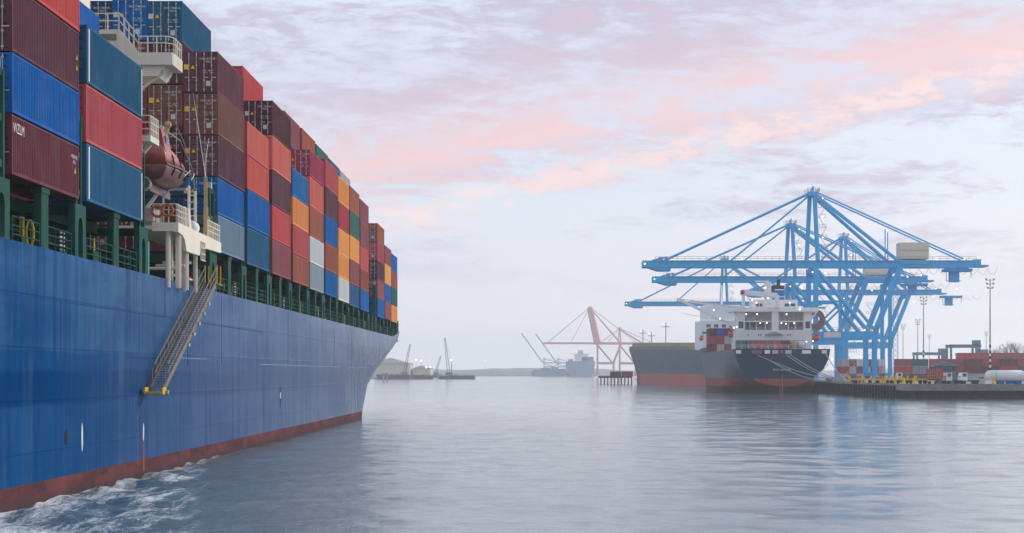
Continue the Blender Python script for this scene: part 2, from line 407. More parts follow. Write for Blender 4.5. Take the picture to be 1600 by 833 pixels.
LAND = concrete('far ground', (.24, .27, .30), .05)
def far_land(name, x0, x1, y0, y1, hfun, n=60):
    mb = MB(); rows = []
    for i in range(n+1):
        x = x0+(x1-x0)*i/n; h = hfun(i/n)
        rows.append([(x, y0, -1.0), (x, y0, 1.2), (x, y0+30, h*.6), (x, (y0+y1)/2, h), (x, y1, h)])
    vs = [p for r in rows for p in r]; m = 5
    fs = [(i*m+j, (i+1)*m+j, (i+1)*m+j+1, i*m+j+1) for i in range(n) for j in range(m-1)]
    mb.add(vs, fs); return tag(mb.build(name, LAND), kind='structure')
rl = random.Random(3)
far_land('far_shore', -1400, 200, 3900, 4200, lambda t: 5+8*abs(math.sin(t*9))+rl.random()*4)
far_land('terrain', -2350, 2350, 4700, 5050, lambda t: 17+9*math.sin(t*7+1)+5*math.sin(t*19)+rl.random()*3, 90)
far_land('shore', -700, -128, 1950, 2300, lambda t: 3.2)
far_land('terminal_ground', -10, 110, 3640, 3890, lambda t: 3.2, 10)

# ================================================================== THE BIG BLUE CONTAINER SHIP
SX, SIDE, SYC = -38.6, 16.1, 190.0           # centreline, half beam, middle of the ship
ship = thing('container_ship', 'large blue container ship stacked with containers, filling the near side of the channel', 'ship', (SX, SYC, 0), world=True)
def itp(z, zs, vs): return float(np.interp(z, zs, vs))
def yp(z): return itp(z, [-4, 1, 4.4, 6.1, 8.7, 11.05, 13], [247, 250, 255, 265, 287, 314, 322])
def ystem(z): return itp(z, [-4, 0, 5, 11.6, 13.5], [336, 336, 338, 346, 349])
def pw(z): return itp(z, [0, 1, 4.4, 8, 11], [1.25, 1.3, 1.6, 2.25, 2.3])
def sheer(Y): t = min(1, max(0, (Y-300)/30)); return 1.5*t*t*(3-2*t)
def hull_rows(zs, top=False):
    n1, n2, rows = 60, 44, []
    for z in zs:
        r = []; a, b = yp(z), ystem(z)
        for i in range(n1): r.append((36+(a-36)*i/n1, 0.0))
        for j in range(n2+1):
            t = (j/n2)**1.15; r.append((a+(b-a)*t, SIDE*t**pw(z)))
        rows.append([(SX+SIDE-ins, Y, z) for Y, ins in r])
    return rows
def hull_part(name, zs, mat, top=False):
    mb = MB(); rows = hull_rows(zs)
    if top:
        k = len(rows)-1
        for i in range(1, k+1):
            if zs[i] > 9: rows[i] = [(x, y, z+sheer(y)*(z-9)/(zs[k]-9)) for x, y, z in rows[i]]
    for sgn in (1, -1):
        vs = [(SX+(x-SX)*sgn, y, z) for r in rows for x, y, z in r]; n = len(rows[0])
        fs = [(i*n+j, i*n+j+1, (i+1)*n+j+1, (i+1)*n+j) for i in range(len(rows)-1) for j in range(n-1)]
        mb.add(vs, fs if sgn > 0 else [f[::-1] for f in fs])
    n = len(rows)          # transom
    mb.add([p for r in rows for p in (r[0], (2*SX-r[0][0], r[0][1], r[0][2]))], [(2*i, 2*i+2, 2*i+3, 2*i+1) for i in range(n-1)])
    return mb.build(name, mat, ship, True)
def hull_material():
    m, nt, b = new_mat('blue hull paint'); tc = nn(nt, 'ShaderNodeTexCoord').outputs['Object']
    sp = nn(nt, 'ShaderNodeSeparateXYZ', {0: tc}); y, z = sp.outputs[1], sp.outputs[2]
    def noise(s3, scale, detail=6.0, rough=.6, dist=0.0):
        mp = nn(nt, 'ShaderNodeMapping', {'Vector': tc, 'Scale': s3}).outputs[0]
        return nn(nt, 'ShaderNodeTexNoise', {'Vector': mp, 'Scale': scale, 'Detail': detail, 'Roughness': rough, 'Distortion': dist}).outputs['Fac']
    runs = noise((1, .9, .07), 1.4, 8.0, .68); runs2 = noise((1, .35, .035), 1.0, 6.0, .6); cloud = noise((1, .06, .22), 1.0, 7.0, .6, .5); spots = noise((1, 1, 1), .9, 9.0, .7)
    # coats rolled on at different times: long strips with fairly hard edges
    zz = mth(nt, 'ADD', z, mth(nt, 'MULTIPLY', mth(nt, 'SUBTRACT', noise((1, .045, 0), 1.0, 3.0), .5), 1.1))
    up = ramp(nt, mth(nt, 'DIVIDE', zz, 12.0), [(.40, 0.0), (.408, .0), (.415, .0), (.50, .0), (.508, .16), (.57, .2), (.578, .62), (.74, .66), (.748, .82), (1.0, 1.0)])
    lowb = ramp(nt, mth(nt, 'DIVIDE', zz, 12.0), [(.10, .22), (.36, .26), (.38, .05), (.52, 0.0), (1.0, 0.0)])
    c = mixc(nt, mth(nt, 'ADD', up, lowb, True), (.004, .060, .190), (.045, .132, .275))
    fwd = ramp(nt, mth(nt, 'DIVIDE', mth(nt, 'ADD', y, 110.0), 190.0), [(.05, 0.0), (.95, 1.0)])      # sky sheen painted in: paler, greyer and glossier towards the bow
    dk = mth(nt, 'MULTIPLY', ramp(nt, mth(nt, 'DIVIDE', zz, 12.0), [(.365, 0.0), (.372, 1.0), (.49, 1.0), (.497, 0.0)]), .5)
    c = mixc(nt, dk, c, (.001, .034, .120))
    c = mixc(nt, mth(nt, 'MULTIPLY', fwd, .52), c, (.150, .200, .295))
    c = mixc(nt, mth(nt, 'MULTIPLY', ramp(nt, runs, [(.48, 0.0), (.66, 1.0)]), .62), c, (.002, .044, .145))
    c = mixc(nt, mth(nt, 'MULTIPLY', ramp(nt, runs2, [(.52, 0.0), (.72, 1.0)]), .24), c, (.15, .21, .34))
    c = mixc(nt, mth(nt, 'MULTIPLY', ramp(nt, cloud, [(.44, 0.0), (.60, 1.0)]), .55), c, (.003, .052, .170))
    c = mixc(nt, mth(nt, 'MULTIPLY', ramp(nt, spots, [(.70, 0.0), (.76, 1.0)]), .5), c, (.035, .045, .07))
    nt.links.new(c, b.inputs['Base Color'])
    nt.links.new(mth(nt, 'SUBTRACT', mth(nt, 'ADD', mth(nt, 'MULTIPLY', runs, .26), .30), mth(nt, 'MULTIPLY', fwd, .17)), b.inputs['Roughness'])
    bw = noise((1, .42, .42), 1.0, 3.0, .5)
    # plating: butts and seams a hand's width proud, plates dished between the frames
    uv = nn(nt, 'ShaderNodeCombineXYZ', {0: y, 1: z, 2: 0.0}).outputs[0]
    br = nn(nt, 'ShaderNodeTexBrick', {'Vector': uv, 'Scale': 1.0, 'Mortar Size': .035, 'Mortar Smooth': .6, 'Brick Width': 9.6, 'Row Height': 2.35, 'Color1': (0, 0, 0, 1), 'Color2': (0, 0, 0, 1), 'Mortar': (1, 1, 1, 1)})
    fr = nn(nt, 'ShaderNodeTexBrick', {'Vector': uv, 'Scale': 1.0, 'Mortar Size': .22, 'Mortar Smooth': 1.0, 'Brick Width': .82, 'Row Height': 2.35, 'Color1': (0, 0, 0, 1), 'Color2': (0, 0, 0, 1), 'Mortar': (1, 1, 1, 1)}, offset=0.0)
    hh = mth(nt, 'ADD', mth(nt, 'MULTIPLY', bw, .55), mth(nt, 'ADD', mth(nt, 'MULTIPLY', br.outputs['Fac'], .22), mth(nt, 'MULTIPLY', fr.outputs['Fac'], .10)))
    bp = nn(nt, 'ShaderNodeBump', {'Height': hh, 'Strength': .6, 'Distance': .10}); nt.links.new(bp.outputs[0], b.inputs['Normal'])
    c = mixc(nt, mth(nt, 'MULTIPLY', br.outputs['Fac'], .45), c, (.004, .045, .17))
    sc = mth(nt, 'MULTIPLY', ramp(nt, noise((1, .16, 1.5), 1.0, 7.0, .7, 1.2), [(.63, 0.0), (.66, 1.0)]), ramp(nt, noise((1, .05, .3), 1.0, 3.0), [(.5, 0.0), (.58, 1.0)]))
    c = mixc(nt, mth(nt, 'MULTIPLY', sc, .55), c, (.012, .035, .075))
    rs = mth(nt, 'MULTIPLY', ramp(nt, noise((1, 1.5, .045), 1.0, 6.0, .7), [(.68, 0.0), (.73, 1.0)]), ramp(nt, noise((1, .08, .25), 1.0, 2.0), [(.50, 0.0), (.60, 1.0)]))
    c = mixc(nt, mth(nt, 'MULTIPLY', rs, .5), c, (.12, .075, .06))
    nt.links.new(c, b.inputs['Base Color'])
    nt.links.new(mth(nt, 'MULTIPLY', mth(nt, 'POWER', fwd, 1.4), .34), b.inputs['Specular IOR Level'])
    return m
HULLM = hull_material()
def boot_material():
    m, nt, b = new_mat('red boot topping'); tc = nn(nt, 'ShaderNodeTexCoord').outputs['Object']; z = nn(nt, 'ShaderNodeSeparateXYZ', {0: tc}).outputs[2]
    def noise(s3, scale, detail=6.0, rough=.65, dist=0.0):
        mp = nn(nt, 'ShaderNodeMapping', {'Vector': tc, 'Scale': s3}).outputs[0]
        return nn(nt, 'ShaderNodeTexNoise', {'Vector': mp, 'Scale': scale, 'Detail': detail, 'Roughness': rough, 'Distortion': dist}).outputs['Fac']
    c = mixc(nt, ramp(nt, noise((1, .22, .8), 1.0), [(.40, 0.0), (.62, 1.0)]), (.072, .024, .028), (.165, .044, .043))
    c = mixc(nt, mth(nt, 'MULTIPLY', ramp(nt, noise((1, 1.6, .25), 1.0), [(.50, 0.0), (.66, 1.0)]), .6), c, (.06, .022, .028))
    c = mixc(nt, mth(nt, 'MULTIPLY', ramp(nt, noise((1, .5, 1.2), 1.1, 8.0, .7, .8), [(.60, 0.0), (.68, 1.0)]), .5), c, (.22, .12, .11))
    wet = mth(nt, 'SUBTRACT', mth(nt, 'ADD', .42, mth(nt, 'MULTIPLY', noise((1, .35, 0), 1.0), .5)), z)
    c = mixc(nt, mth(nt, 'MULTIPLY', ramp(nt, wet, [(.18, 0.0), (.5, 1.0)]), .75), c, (.050, .030, .030))
    nt.links.new(c, b.inputs['Base Color']); b.inputs['Roughness'].default_value = .5; b.inputs['Specular IOR Level'].default_value = .03
    return m
BOOT = boot_material()
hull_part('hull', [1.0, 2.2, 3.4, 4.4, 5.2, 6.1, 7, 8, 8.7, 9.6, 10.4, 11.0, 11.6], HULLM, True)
hull_part('boot_topping', [-4, -2, -.6, 0, .5, 1.0], BOOT)
rows = hull_rows([11.1])[0]
MB().add([(x, y, 11.1) for x, y, z in rows]+[(2*SX-x, y, 11.1) for x, y, z in rows[::-1]], [tuple(range(2*len(rows)))]).build('deck', GREEND, ship)
XS = SX+SIDE           # the ship's side, X = -22.5
hull_ob = [o for o in ship.children if o.name.startswith('hull')][0]
SEAM = paint('hull weld seam', (.012, .055, .20), .5, .3, .2)  # darker blue stands in for the small shadows along the seams
def seam(y0, y1, z0, z1, mat=SEAM, name='weld_seam', w=.05):
    if abs(z1-z0) < abs(y1-y0)*.2: MB().box((XS-.02, y0, z0-w/2), (XS+.012, y1, z0+w/2)).build(name, mat, hull_ob)
    else: MB().box((XS-.02, y0-w, z0), (XS+.012, y0+w, z1)).build(name, mat, hull_ob)
PALE = paint('pale chafed line', (.20, .26, .36), .5, .4, .3)
seam(40, 118.5, 9.28, 9.28); seam(119, 160, 9.25, 9.25)
for yy, a, b in ((92.1, 5.6, 9.28), (110.2, 7.0, 9.28), (117.8, 9.3, 11.5), (125.5, 6.4, 9.2), (139, 6.6, 11.4), (160.5, 1.2, 6.5), (176, 6.7, 11.3), (216, 6.7, 11.2), (236.5, 6.5, 11.4)): seam(yy, yy, a, b)
seam(108, 118.6, 6.75, 6.75); seam(122.5, 133, 6.85, 6.85, PALE, 'rubbing_line', .07); seam(158, 262, 6.6, 6.6, PALE, 'rubbing_line', .10)
# marks on the side: white spindles, a rust run, a dark discharge hole, a framed tug mark
def spindle(Y, z0, z1, w, mat, name, label=None):
    n = 10; L = [(Y-w*math.sin(math.pi*k/n)**.5, z0+(z1-z0)*k/n) for k in range(n+1)]; r = [(2*Y-u, v) for u, v in L[::-1][1:-1]]
    o = MB().prism(L+r, 'x', XS-.01, XS+.014).build(name, mat, hull_ob)
    if label: o['label'] = label
RUSTM = paint('rust run', (.20, .085, .03), .8, .6, .4)
spindle(96.4, 2.02, 3.45, .16, MARKW, 'draught_mark'); spindle(111.4, 2.0, 3.05, .16, MARKW, 'draught_mark'); 
MB().prism([(111.2, .3), (111.75, .3), (111.62, 2.0), (111.25, 2.0)], 'x', XS-.01, XS+.010).build('rust_run', RUSTM, hull_ob)
spindle(93.1, 2.45, 3.2, .30, DARK, 'discharge_hole', 'dark oval discharge hole')
spindle(219.9, 2.2, 3.7, .30, PALE, 'draught_mark'); spindle(170.6, 2.8, 4.9, .30, SEAM, 'tug_mark')
MB().box((XS-.01, 170.4, 3.7), (XS+.02, 170.9, 4.2)).build('tug_mark', MARKW, hull_ob)

# ---- container bays (aft and forward end, height of the lowest container's floor)
BAYS = {'A': (83.6, 95.8, 14.42), 'B': (97.45, 111.2, 14.5), 'C': (137.4, 149.6, 14.47), 'D': (151.4, 163.6, 14.36), 'E': (165.7, 177.9, 14.36),
        'F': (179.5, 191.7, 14.33), 'G': (193.1, 205.3, 14.25), 'H': (207.2, 219.4, 14.3), 'I': (220.9, 233.1, 14.2), 'J': (234.2, 246.4, 14.05),
        'K': (248.0, 260.2, 14.0), 'L': (274.6, 286.8, 13.85), 'M': (287.9, 300.1, 13.95), 'N': (301.0, 313.2, 13.9)}
# ---- hatch coamings and covers: one to a bay
for k, (a, b, z) in list(BAYS.items())+[('gap', (261.5, 273.3, 13.9))]:
    MB().box((SX-13.2, a+.5, 11.1), (XS-2.9, b-.5, z-.75)).build('hatch_coaming', GREEND, ship)
    MB().box((SX-13.8, a+.2, z-.75), (XS-2.55, b-.2, z-.10)).build('hatch_cover', GREEN, ship)
# ---- side pedestals, lashing bridges, mid-bay pillars, rails
def slot(Y0, Y1, z0, z1, sw, sz0, sz1):
    yc = (Y0+Y1)/2; inn = []; n = 5; r = sw/2
    for k in range(n+1): a = -math.pi+math.pi*k/n; inn.append((yc+r*math.cos(a), sz0+r+r*math.sin(a)))
    for k in range(n+1): a = math.pi*k/n; inn.append((yc+r*math.cos(a), sz1-r+r*math.sin(a)))
    out = [(Y0+(Y1-Y0)*k/n, z0) for k in range(n+1)]+[(Y1+(Y0-Y1)*k/n, z1) for k in range(n+1)]
    return out, inn
def lashing_bridge(y0, y1, top, base, full=True, zped=14.1):
    lb = tag(bpy.data.objects.new('lashing_bridge', None)); COL.objects.link(lb); lb.parent = ship; lb['_w'] = list(ship['_w'])
    w0, w1 = y0-.45, y1+.45; yc = (y0+y1)/2
    o, i = slot(w0, w1, 11.1, base-.12, .95, 11.4, base-.75)
    MB().ring(o, i, 'x', XS-.45, XS-.12).build('pedestal', GREEN, lb)
    MB().box((XS-3.0, yc-.35, base-.6), (XS-.46, yc+.35, base-.2)).build('cross_beam', GREEN, lb)
    if full:
        h = max(.34, (y1-y0)*.5-.18)
        for s in (-1, 1): MB().box((XS-.55, yc+s*h-.13, base-.11), (XS-.2, yc+s*h+.13, top)).build('column', GREEN, lb)
        for q in range(3): zz = base+.5+(top-base-.6)*q/2; MB().box((XS-.53, yc-h+.13, zz-.16), (XS-.24, yc+h-.13, zz+.16)).build('stay', GREEN, lb)
        for zz in (base+1.9, top-.4): MB().box((SX-14, yc-.45, zz-.12), (XS-.56, yc+.45, zz)).build('walkway', GREEND, lb)
        MB().rail([(SX-14, yc-h, top-.4), (XS-.6, yc-h, top-.4)], 1.0, .035, (1.0, .55), 2.5).build('walkway_rail', GREEN, lb)
        MB().box((XS-.5, yc-.25, top+.003), (XS-.25, yc+.25, top+.5)).build('lamp_box', GALV, lb)
    return lb
keys = list(BAYS)
gaps = [(81.6, 83.2, 18.8, 14.3), (95.95, 97.3, 18.7, 14.35), (111.35, 112.9, 18.6, 14.4), (135.2, 137.2, 18.7, 14.35)]
for a, b in zip(keys[2:-1], keys[3:]):
    g0, g1 = BAYS[a][1]+.12, BAYS[b][0]-.12
    if a == 'K': gaps += [(260.5, 262.2, 18.2, 13.9), (272.4, 274.3, 18.2, 13.85)]
    else: gaps.append((g0, g1, 18.7 if a < 'H' else 18.0, BAYS[b][2]-.1))
gaps.append((313.4, 315.2, 17.2, 13.8))
for g in gaps: lashing_bridge(*g)
def pillar(Y, z, w=1.25):
    p = MB().box((XS-.5, Y-w/2, 11.1), (XS-.14, Y+w/2, z-.28)).box((XS-.62, Y-w/2-.08, z-.277), (XS-.1, Y+w/2+.08, z-.02)).build('side_pillar', GREEN, ship)
for k, (a, b, z) in BAYS.items(): pillar((a+b)/2 if k != 'B' else 104.9, z, 1.3 if k < 'F' else 1.0)
pillar(267.3, 13.7, 1.0)
rr = random.Random(11)
spans = []
for k, (a, b, z) in BAYS.items():
    m = (a+b)/2 if k != 'B' else 104.9
    spans += [(a+.8, m-.7), (m+.7, b-.8)]
spans += [(263, 266.7), (267.9, 271.8)]
WIRE = plain('white notice plate', (.55, .57, .55), .6)
for i, (a, b) in enumerate(spans):
    MB().rail([(XS-.22, a, 11.55), (XS-.22, b, 11.55)], 1.15, .034, (1.0, .66, .33), 1.5).build('railing', GREEN, ship)
    # clutter under the stacks: lockers, vents, pipes, ladders
    y = a+.6+rr.random()
    c = MB().box((XS-2.6, y, 11.1), (XS-1.7, y+1.0+rr.random(), 12.1+rr.random()*.5)).build('deck_locker', GREEN, ship)
    m = MB()
    for q in range(2): yy = a+1.2+rr.random()*(b-a-2); m.tube((XS-2.2, yy, 11.1), (XS-2.2, yy, 13.4), .07, 6)
    m.build('vent_pipe', YELLOW if i % 3 != 2 else GREEN, ship)
    MB().tube((XS-2.75, a-.5, 12.6+.2*(i % 2)), (XS-2.75, b+.5, 12.6+.2*(i % 2)), .09, 6).build('pipe', GREEN, ship)
    if i % 2:                               # ladder with white rungs
        m = MB(); yy = b-1.5
        for q in range(7): m.box((XS-.42, yy, 11.4+q*.2), (XS-.36, yy+.9, 11.48+q*.2))
        m.build('access_ladder', WIRE if i % 4 == 1 else GREEN, ship)
    if i in (0, 4, 5, 11, 13, 17):         # oval passage edge painted yellow
        yy = b-.35; n = 16; e = lambda r0, r1: [(XS-.55+r0*math.cos(6.2832*k/n), 12.25+r1*math.sin(6.2832*k/n)) for k in range(n)]
        MB().ring(e(.20, .62), e(.13, .55), 'y', yy-.06, yy+.06).build('passage_edge', YELLOW, ship)
    if i % 3 == 0: MB().ball((XS-.9, a+1.1, 11.85), .17).build('valve_wheel', YELLOW, ship)
# bow: breakwater, bulwark top, mast fittings
MB().prism([(317.2, 12.0), (321.5, 12.0), (321.5, 17.3), (317.2, 17.3)], 'x', XS-2.4, XS-.6).build('breakwater', GREEND, ship)
MB().rail([(XS-.5, 315.6, 12.4), (XS-.55, 322.5, 12.9)], 1.6, .06, (1, .66, .33), 1.0).build('bow_rail', GREEN, ship)
MB().box((XS-.9, 316.2, 12.3), (XS-.55, 316.9, 15.2)).build('bow_post', GALV, ship)

# ---- superstructure between the stacks: house, bridge wing, lifeboat deck
MB().box((SX-15, 113.4, 11.1), (-33.2, 133.5, 33.5)).box((SX-15, 116.5, 28.0), (-27.75, 121.0, 33.0)).build('superstructure', CREAM, ship)
w = MB().prism([(-33.2, 24.75), (-22.3, 24.75), (-22.34, 25.5), (-24.38, 25.5), (-25.55, 26.9), (-27.74, 26.9), (-33.2, 26.9)], 'y', 119.3, 119.55)
w.box((-22.45, 119.55, 24.75), (-22.3, 122.6, 25.5)).box((-33.2, 119.55, 24.75), (-22.45, 122.8, 24.9))
wing = w.build('bridge_wing', CREAM, ship)
MB().prism([(-33.2, 24.1), (-23.3, 24.1), (-22.9, 24.748), (-33.2, 24.748)], 'y', 119.6, 122.7).build('wing_underside', CREAM, wing)
MB().box((-26.9, 119.24, 26.25), (-25.75, 119.297, 26.62)).build('wing_recess', plain('painted recess shade', (.20, .19, .15), .7), wing)  # flat dark plate, the shade of a recess put into its colour
r = MB(); r.rail([(-27.7, 119.4, 26.9), (-25.6, 119.4, 26.9)], 1.0, .035, (1, .55), .8); r.rail([(-25.6, 119.4, 26.9), (-24.4, 119.4, 25.5)], 1.05, .035, (1, .55), .42)
r.rail([(-24.4, 119.4, 25.5), (-22.75, 119.4, 25.5), (-22.36, 119.9, 25.5), (-22.36, 122.5, 25.5)], 1.0, .035, (1, .6), .62); r.build('wing_railing', CREAM, wing)
MB().bar((-22.95, 120, 24.4), (-24.6, 120, 23.2), .16, .16).build('wing_strut', CREAM, wing)
MB().tube((-26.4, 118.9, 25.9), (-27.2, 118.9, 26.3), .12, 8).build('drain_pipe', CREAM, wing)
MB().box((-25.8, 113.2, 19.35), (-22.45, 115.8, 19.7)).bar((-22.7, 114.4, 19.3), (-23.9, 114.4, 17.9), .22, .22).build('boat_platform', CREAM, ship)
MB().rail([(-24.2, 113.3, 19.7), (-22.5, 113.3, 19.7), (-22.5, 115.7, 19.7)], 1.15, .035, (1, .66, .33), .5).build('platform_railing', CREAM, ship)
MB().box((-23.15, 113.34, 19.75), (-22.8, 113.5, 20.5)).build('fire_point', plain('red plate', (.30, .03, .04), .5), ship)
# embarkation deck: a side plate with a step in its lower edge, its end plate, rails, posts
plate = MB().prism([(118.2, 14.45), (119.6, 14.35), (120.4, 14.1), (121.0, 13.45), (125.6, 13.45), (126.2, 14.05), (134.2, 14.15), (134.2, 14.85), (118.2, 15.02)], 'x', -21.98, -21.75)
plate.box((-23.35, 118.2, 14.5), (-21.98, 118.45, 15.02)).box((-25.5, 118.45, 14.62), (-21.98, 134.2, 14.85))
emb = plate.build('embarkation_deck', CREAM, ship)
MB().rail([(-23.3, 118.3, 15.0), (-21.9, 118.3, 15.0), (-21.86, 122.0, 14.98)], 1.15, .035, (1, .7, .4), .55).build('deck_railing', CREAM, emb)
MB().rail([(-21.86, 129.4, 14.9), (-21.86, 134.1, 14.86)], 1.15, .04, (1, .7, .4), .8).build('deck_railing', CREAM, emb)
for i, (x, y) in enumerate(((-22.45, 118.6), (-22.0, 119.5), (-22.7, 121.0), (-22.1, 122.3), (-22.5, 124.0), (-22.1, 126.0), (-22.6, 128.8))):
    MB().tube((x, y, 11.1), (x, y, 14.5), (.15, .19, .12, .24, .14, .15, .11)[i], 8).build('post', CREAM, emb)
m = MB()
for q in range(3): m.tube((-22.0, 119.5+q*2.2, 12.3+.3*q), (-23.8, 119.5+q*2.2, 12.3+.3*q), .10, 6); m.tube((-22.3, 119.5+q*2.6, 11.9), (-22.3, 121.6+q*2.6, 11.9), .08, 6)
m.build('brace', CREAM, emb)
m = MB()
for q in range(4): m.bar((-21.72, 125.9+q*.5, 13.2), (-21.72, 125.9+q*.5, 14.4), .06, .06)
for q in range(4): m.bar((-21.70, 125.9, 13.2+q*.4), (-21.70, 127.4, 13.2+q*.4), .06, .06)
m.build('ladder_grid', CREAM, emb)
for q in range(2): MB().prism([(122.3+q*1.3, 15.0), (123.2+q*1.3, 15.0), (122.5+q*1.3, 16.3), (121.9+q*1.3, 16.3)], 'x', -22.3, -22.05).build('davit_cheek', CREAM, emb)
# davit: arms, winch, falls
d = MB().bar((-25.3, 122.5, 15.0), (-25.0, 122.2, 18.2), .32, .4).bar((-25.0, 122.2, 18.2), (-23.4, 121.8, 21.3), .24, .3)
d.bar((-24.9, 118, 15), (-23.9, 118, 17.0), .14, .2).bar((-24.8, 120, 15), (-23.4, 120, 16.9), .14, .2).bar((-25.3, 117.4, 15.0), (-25.0, 117.4, 20.4), .3, .4)
dav = d.build('boat_davit', CREAM, ship); MB().tube((-24.8, 119.2, 15.6), (-23.4, 119.2, 15.6), .42, 10).box((-25, 119.8, 15.0), (-23.4, 121, 16.0)).build('winch', GALV, dav)
MB().path([(-22.6, 121.6, 21.6), (-22.2, 122.5, 20.4), (-21.8, 123.6, 18.6), (-21.9, 124.6, 17.6)], .03, 5).build('fall_wire', GALV, dav)
# small stores crane on the embarkation deck
c = MB().tube((-22.2, 130.6, 14.9), (-22.2, 130.6, 17.0), .16, 8).bar((-22.2, 130.6, 17.0), (-22.15, 130.2, 19.0), .22, .3)
c_ = MB().tube((-22.9, 128.2, 14.9), (-22.9, 128.2, 18.2), .09, 6).tube((-22.4, 127.7, 14.9), (-22.4, 127.7, 17.8), .09, 6)
for q in range(6): c_.tube((-22.9, 128.2, 15.3+q*.45), (-22.4, 127.7, 15.3+q*.45), .04, 5)
c_.build('ladder_mast', CREAM, ship)
sc = c.build('stores_crane', plain('buff crane paint', (.46, .34, .20), .55), ship)
MB().path([(-22.15, 130.2, 19.0), (-22.6, 133, 20.6), (-23.1, 137.1, 22.4)], .025, 5).path([(-22.15, 130.2, 19.0), (-24.2, 137.1, 25.6)], .025, 5).build('guy_wire', GALV, sc)
MB().tube((-22.3, 131.8, 14.9), (-22.3, 131.8, 16.2), .1, 6).ball((-22.3, 131.8, 16.3), .2).box((-22.7, 132.4, 14.9), (-22.1, 133.2, 15.7)).build('davit_fittings', sc.data.materials[0], ship)
MB().path([(-23.2, 121.0, 15.0), (-23.2, 121.0, 16.8), (-22.9, 121.4, 17.3), (-22.3, 121.8, 17.4)], .06, 6).box((-22.5, 121.6, 17.32), (-21.9, 122.0, 17.45)).build('deck_lamp', GALV, ship)
MB().box((-24.9, 131.5, 11.1), (-23.2, 134.4, 13.0)).box((-23.0, 124.5, 11.1), (-22.7, 128, 12.2)).build('deck_locker', GREEN, ship)
MB().box((-22.95, 112.9, 11.1), (-22.75, 114.4, 13.6)).build('stair_door', paint('pale green door', (.10, .26, .22), .5), ship)
MB().box((-23.1, 129.3, 11.2), (-22.8, 129.8, 12.6)).build('hose_box', plain('red plate', (.30, .03, .04)), ship)

# ---- accommodation ladder hanging on the ship's side
lad = thing('accommodation_ladder', 'long grey aluminium gangway ladder slanting down the blue hull, yellow foot platform', 'gangway', (-21.7, 111.2, 4.85), world=True)
B0, T0 = Vector((-21.75, 111.6, 4.95)), Vector((-21.75, 129.8, 11.85)); dirv = (T0-B0).normalized()
ALU = plain('worn aluminium', (.22, .205, .175), .5, .2); TREAD = plain('grating tread', (.16, .155, .145), .55, .2)
for s in (-1, 1):
    off = Vector((s*.36, 0, 0)); MB().bar(B0+off, T0+off, .07, .36).build('stringer', ALU, lad)
    h = MB(); up = Vector((s*.02, 0, 1.05))
    h.tube(B0+off+up+dirv*1.2, T0+off+up, .038, 6)
    h.build('handrail', ALU, lad); h = MB(); h.tube(B0+off+up*.5+dirv*1.2, T0+off+up*.5, .022, 5)
    n = 15
    for k in range(n+1):
        p = B0+off+dirv*(.5+k*(T0-B0).length*.97/n); h.tube(p, p+up+dirv*.15, .022, 5)
    h.build('rope_and_stanchions', plain('weathered rope and stanchion', (.33, .27, .18), .7), lad)
step = MB().box((-.33, -.13, -.02), (.33, .13, .02)).mesh('step'); step.materials.append(None)
n = 48
for k in range(n):
    p = B0+(T0-B0)*((k+.5)/n)+Vector((0, 0, .10)); place(step, 'step', TREAD, lad, p-Vector(lad['_w']))
MB().box((-22.2, 110.6, 4.72), (-21.3, 111.75, 4.80)).build('foot_platform', ALU, lad)
MB().box((-22.22, 110.5, 4.74), (-21.28, 110.6, 4.86)).box((-22.28, 110.5, 4.70), (-22.22, 111.6, 5.1)).box((-21.28, 110.5, 4.70), (-21.22, 111.6, 5.1)).build('platform_edge', YELLOW, lad)
MB().tube((-22.6, 111.2, 4.85), (-22.30, 111.2, 4.85), .11, 10).tube((-21.2, 111.4, 4.8), (-21.05, 111.4, 4.8), .14, 10).build('roller', GALV, lad)
MB().box((-22.3, 129.6, 11.75), (-21.2, 131.6, 11.83)).build('head_platform', ALU, lad)
for s in (-1, 1):
    for yy in (130, 131.4): MB().tube((-21.75+s*.4, yy, 11.83), (-21.75+s*.4, yy, 13.1), .04, 6).build('head_post', YELLOW, lad)
m = MB()
for q in range(5): p = B0+(T0-B0)*(.42+q*.1); m.box(p+Vector((.40, -.25, -.32)), p+Vector((.50, .25, -.12)))
m.build('bracket', GALV, lad)

# ---- lifeboat, lifebuoys, raft canister
def loft(mb, secs):
    n = len(secs[0]); vs = [p for s in secs for p in s]
    fs = [(i*n+k, i*n+(k+1) % n, (i+1)*n+(k+1) % n, (i+1)*n+k) for i in range(len(secs)-1) for k in range(n)]
    fs += [tuple(range(n))[::-1], tuple(range((len(secs)-1)*n, len(secs)*n))]
    return mb.add(vs, fs)
BXC = -23.3
def boat_w(t): return 1.28*(.80+.20*sst_(t/.35))*max(.05, 1-max(0, (t-.55)/.45)**2.2)**.6
def sst_(t): t = min(1, max(0, t)); return t*t*(3-2*t)
def boat_gun(t): return 18.45+.20*max(0, t-.5)
def boat_sections(part):
    secs = []; N = 18
    for i in range(N+1):
        t = i/N; Y = 117.0+8.3*t; w = boat_w(t); zg = boat_gun(t); pts = []; n = 14
        keel = 17.35+.9*max(0, (t-.55)/.45)**1.6+.15*(1-sst_(t/.2)); top = 19.75-.95*sst_((t-.12)/.88)
        for k in range(n):
            u = k/(n-1)
            if part == 'hull': a = math.pi+math.pi*u; c, q = math.cos(a), math.sin(a); pts.append((BXC+w*math.copysign(abs(c)**.62, c), Y, zg+(zg-keel)*math.copysign(abs(q)**1.25, q)))
            else: a = math.pi*u; c, q = math.cos(a), math.sin(a); pts.append((BXC+w*.96*math.copysign(abs(c)**.55, c), Y, zg+.03+(top-zg)*abs(q)**.75))
        secs.append(pts)
    return secs
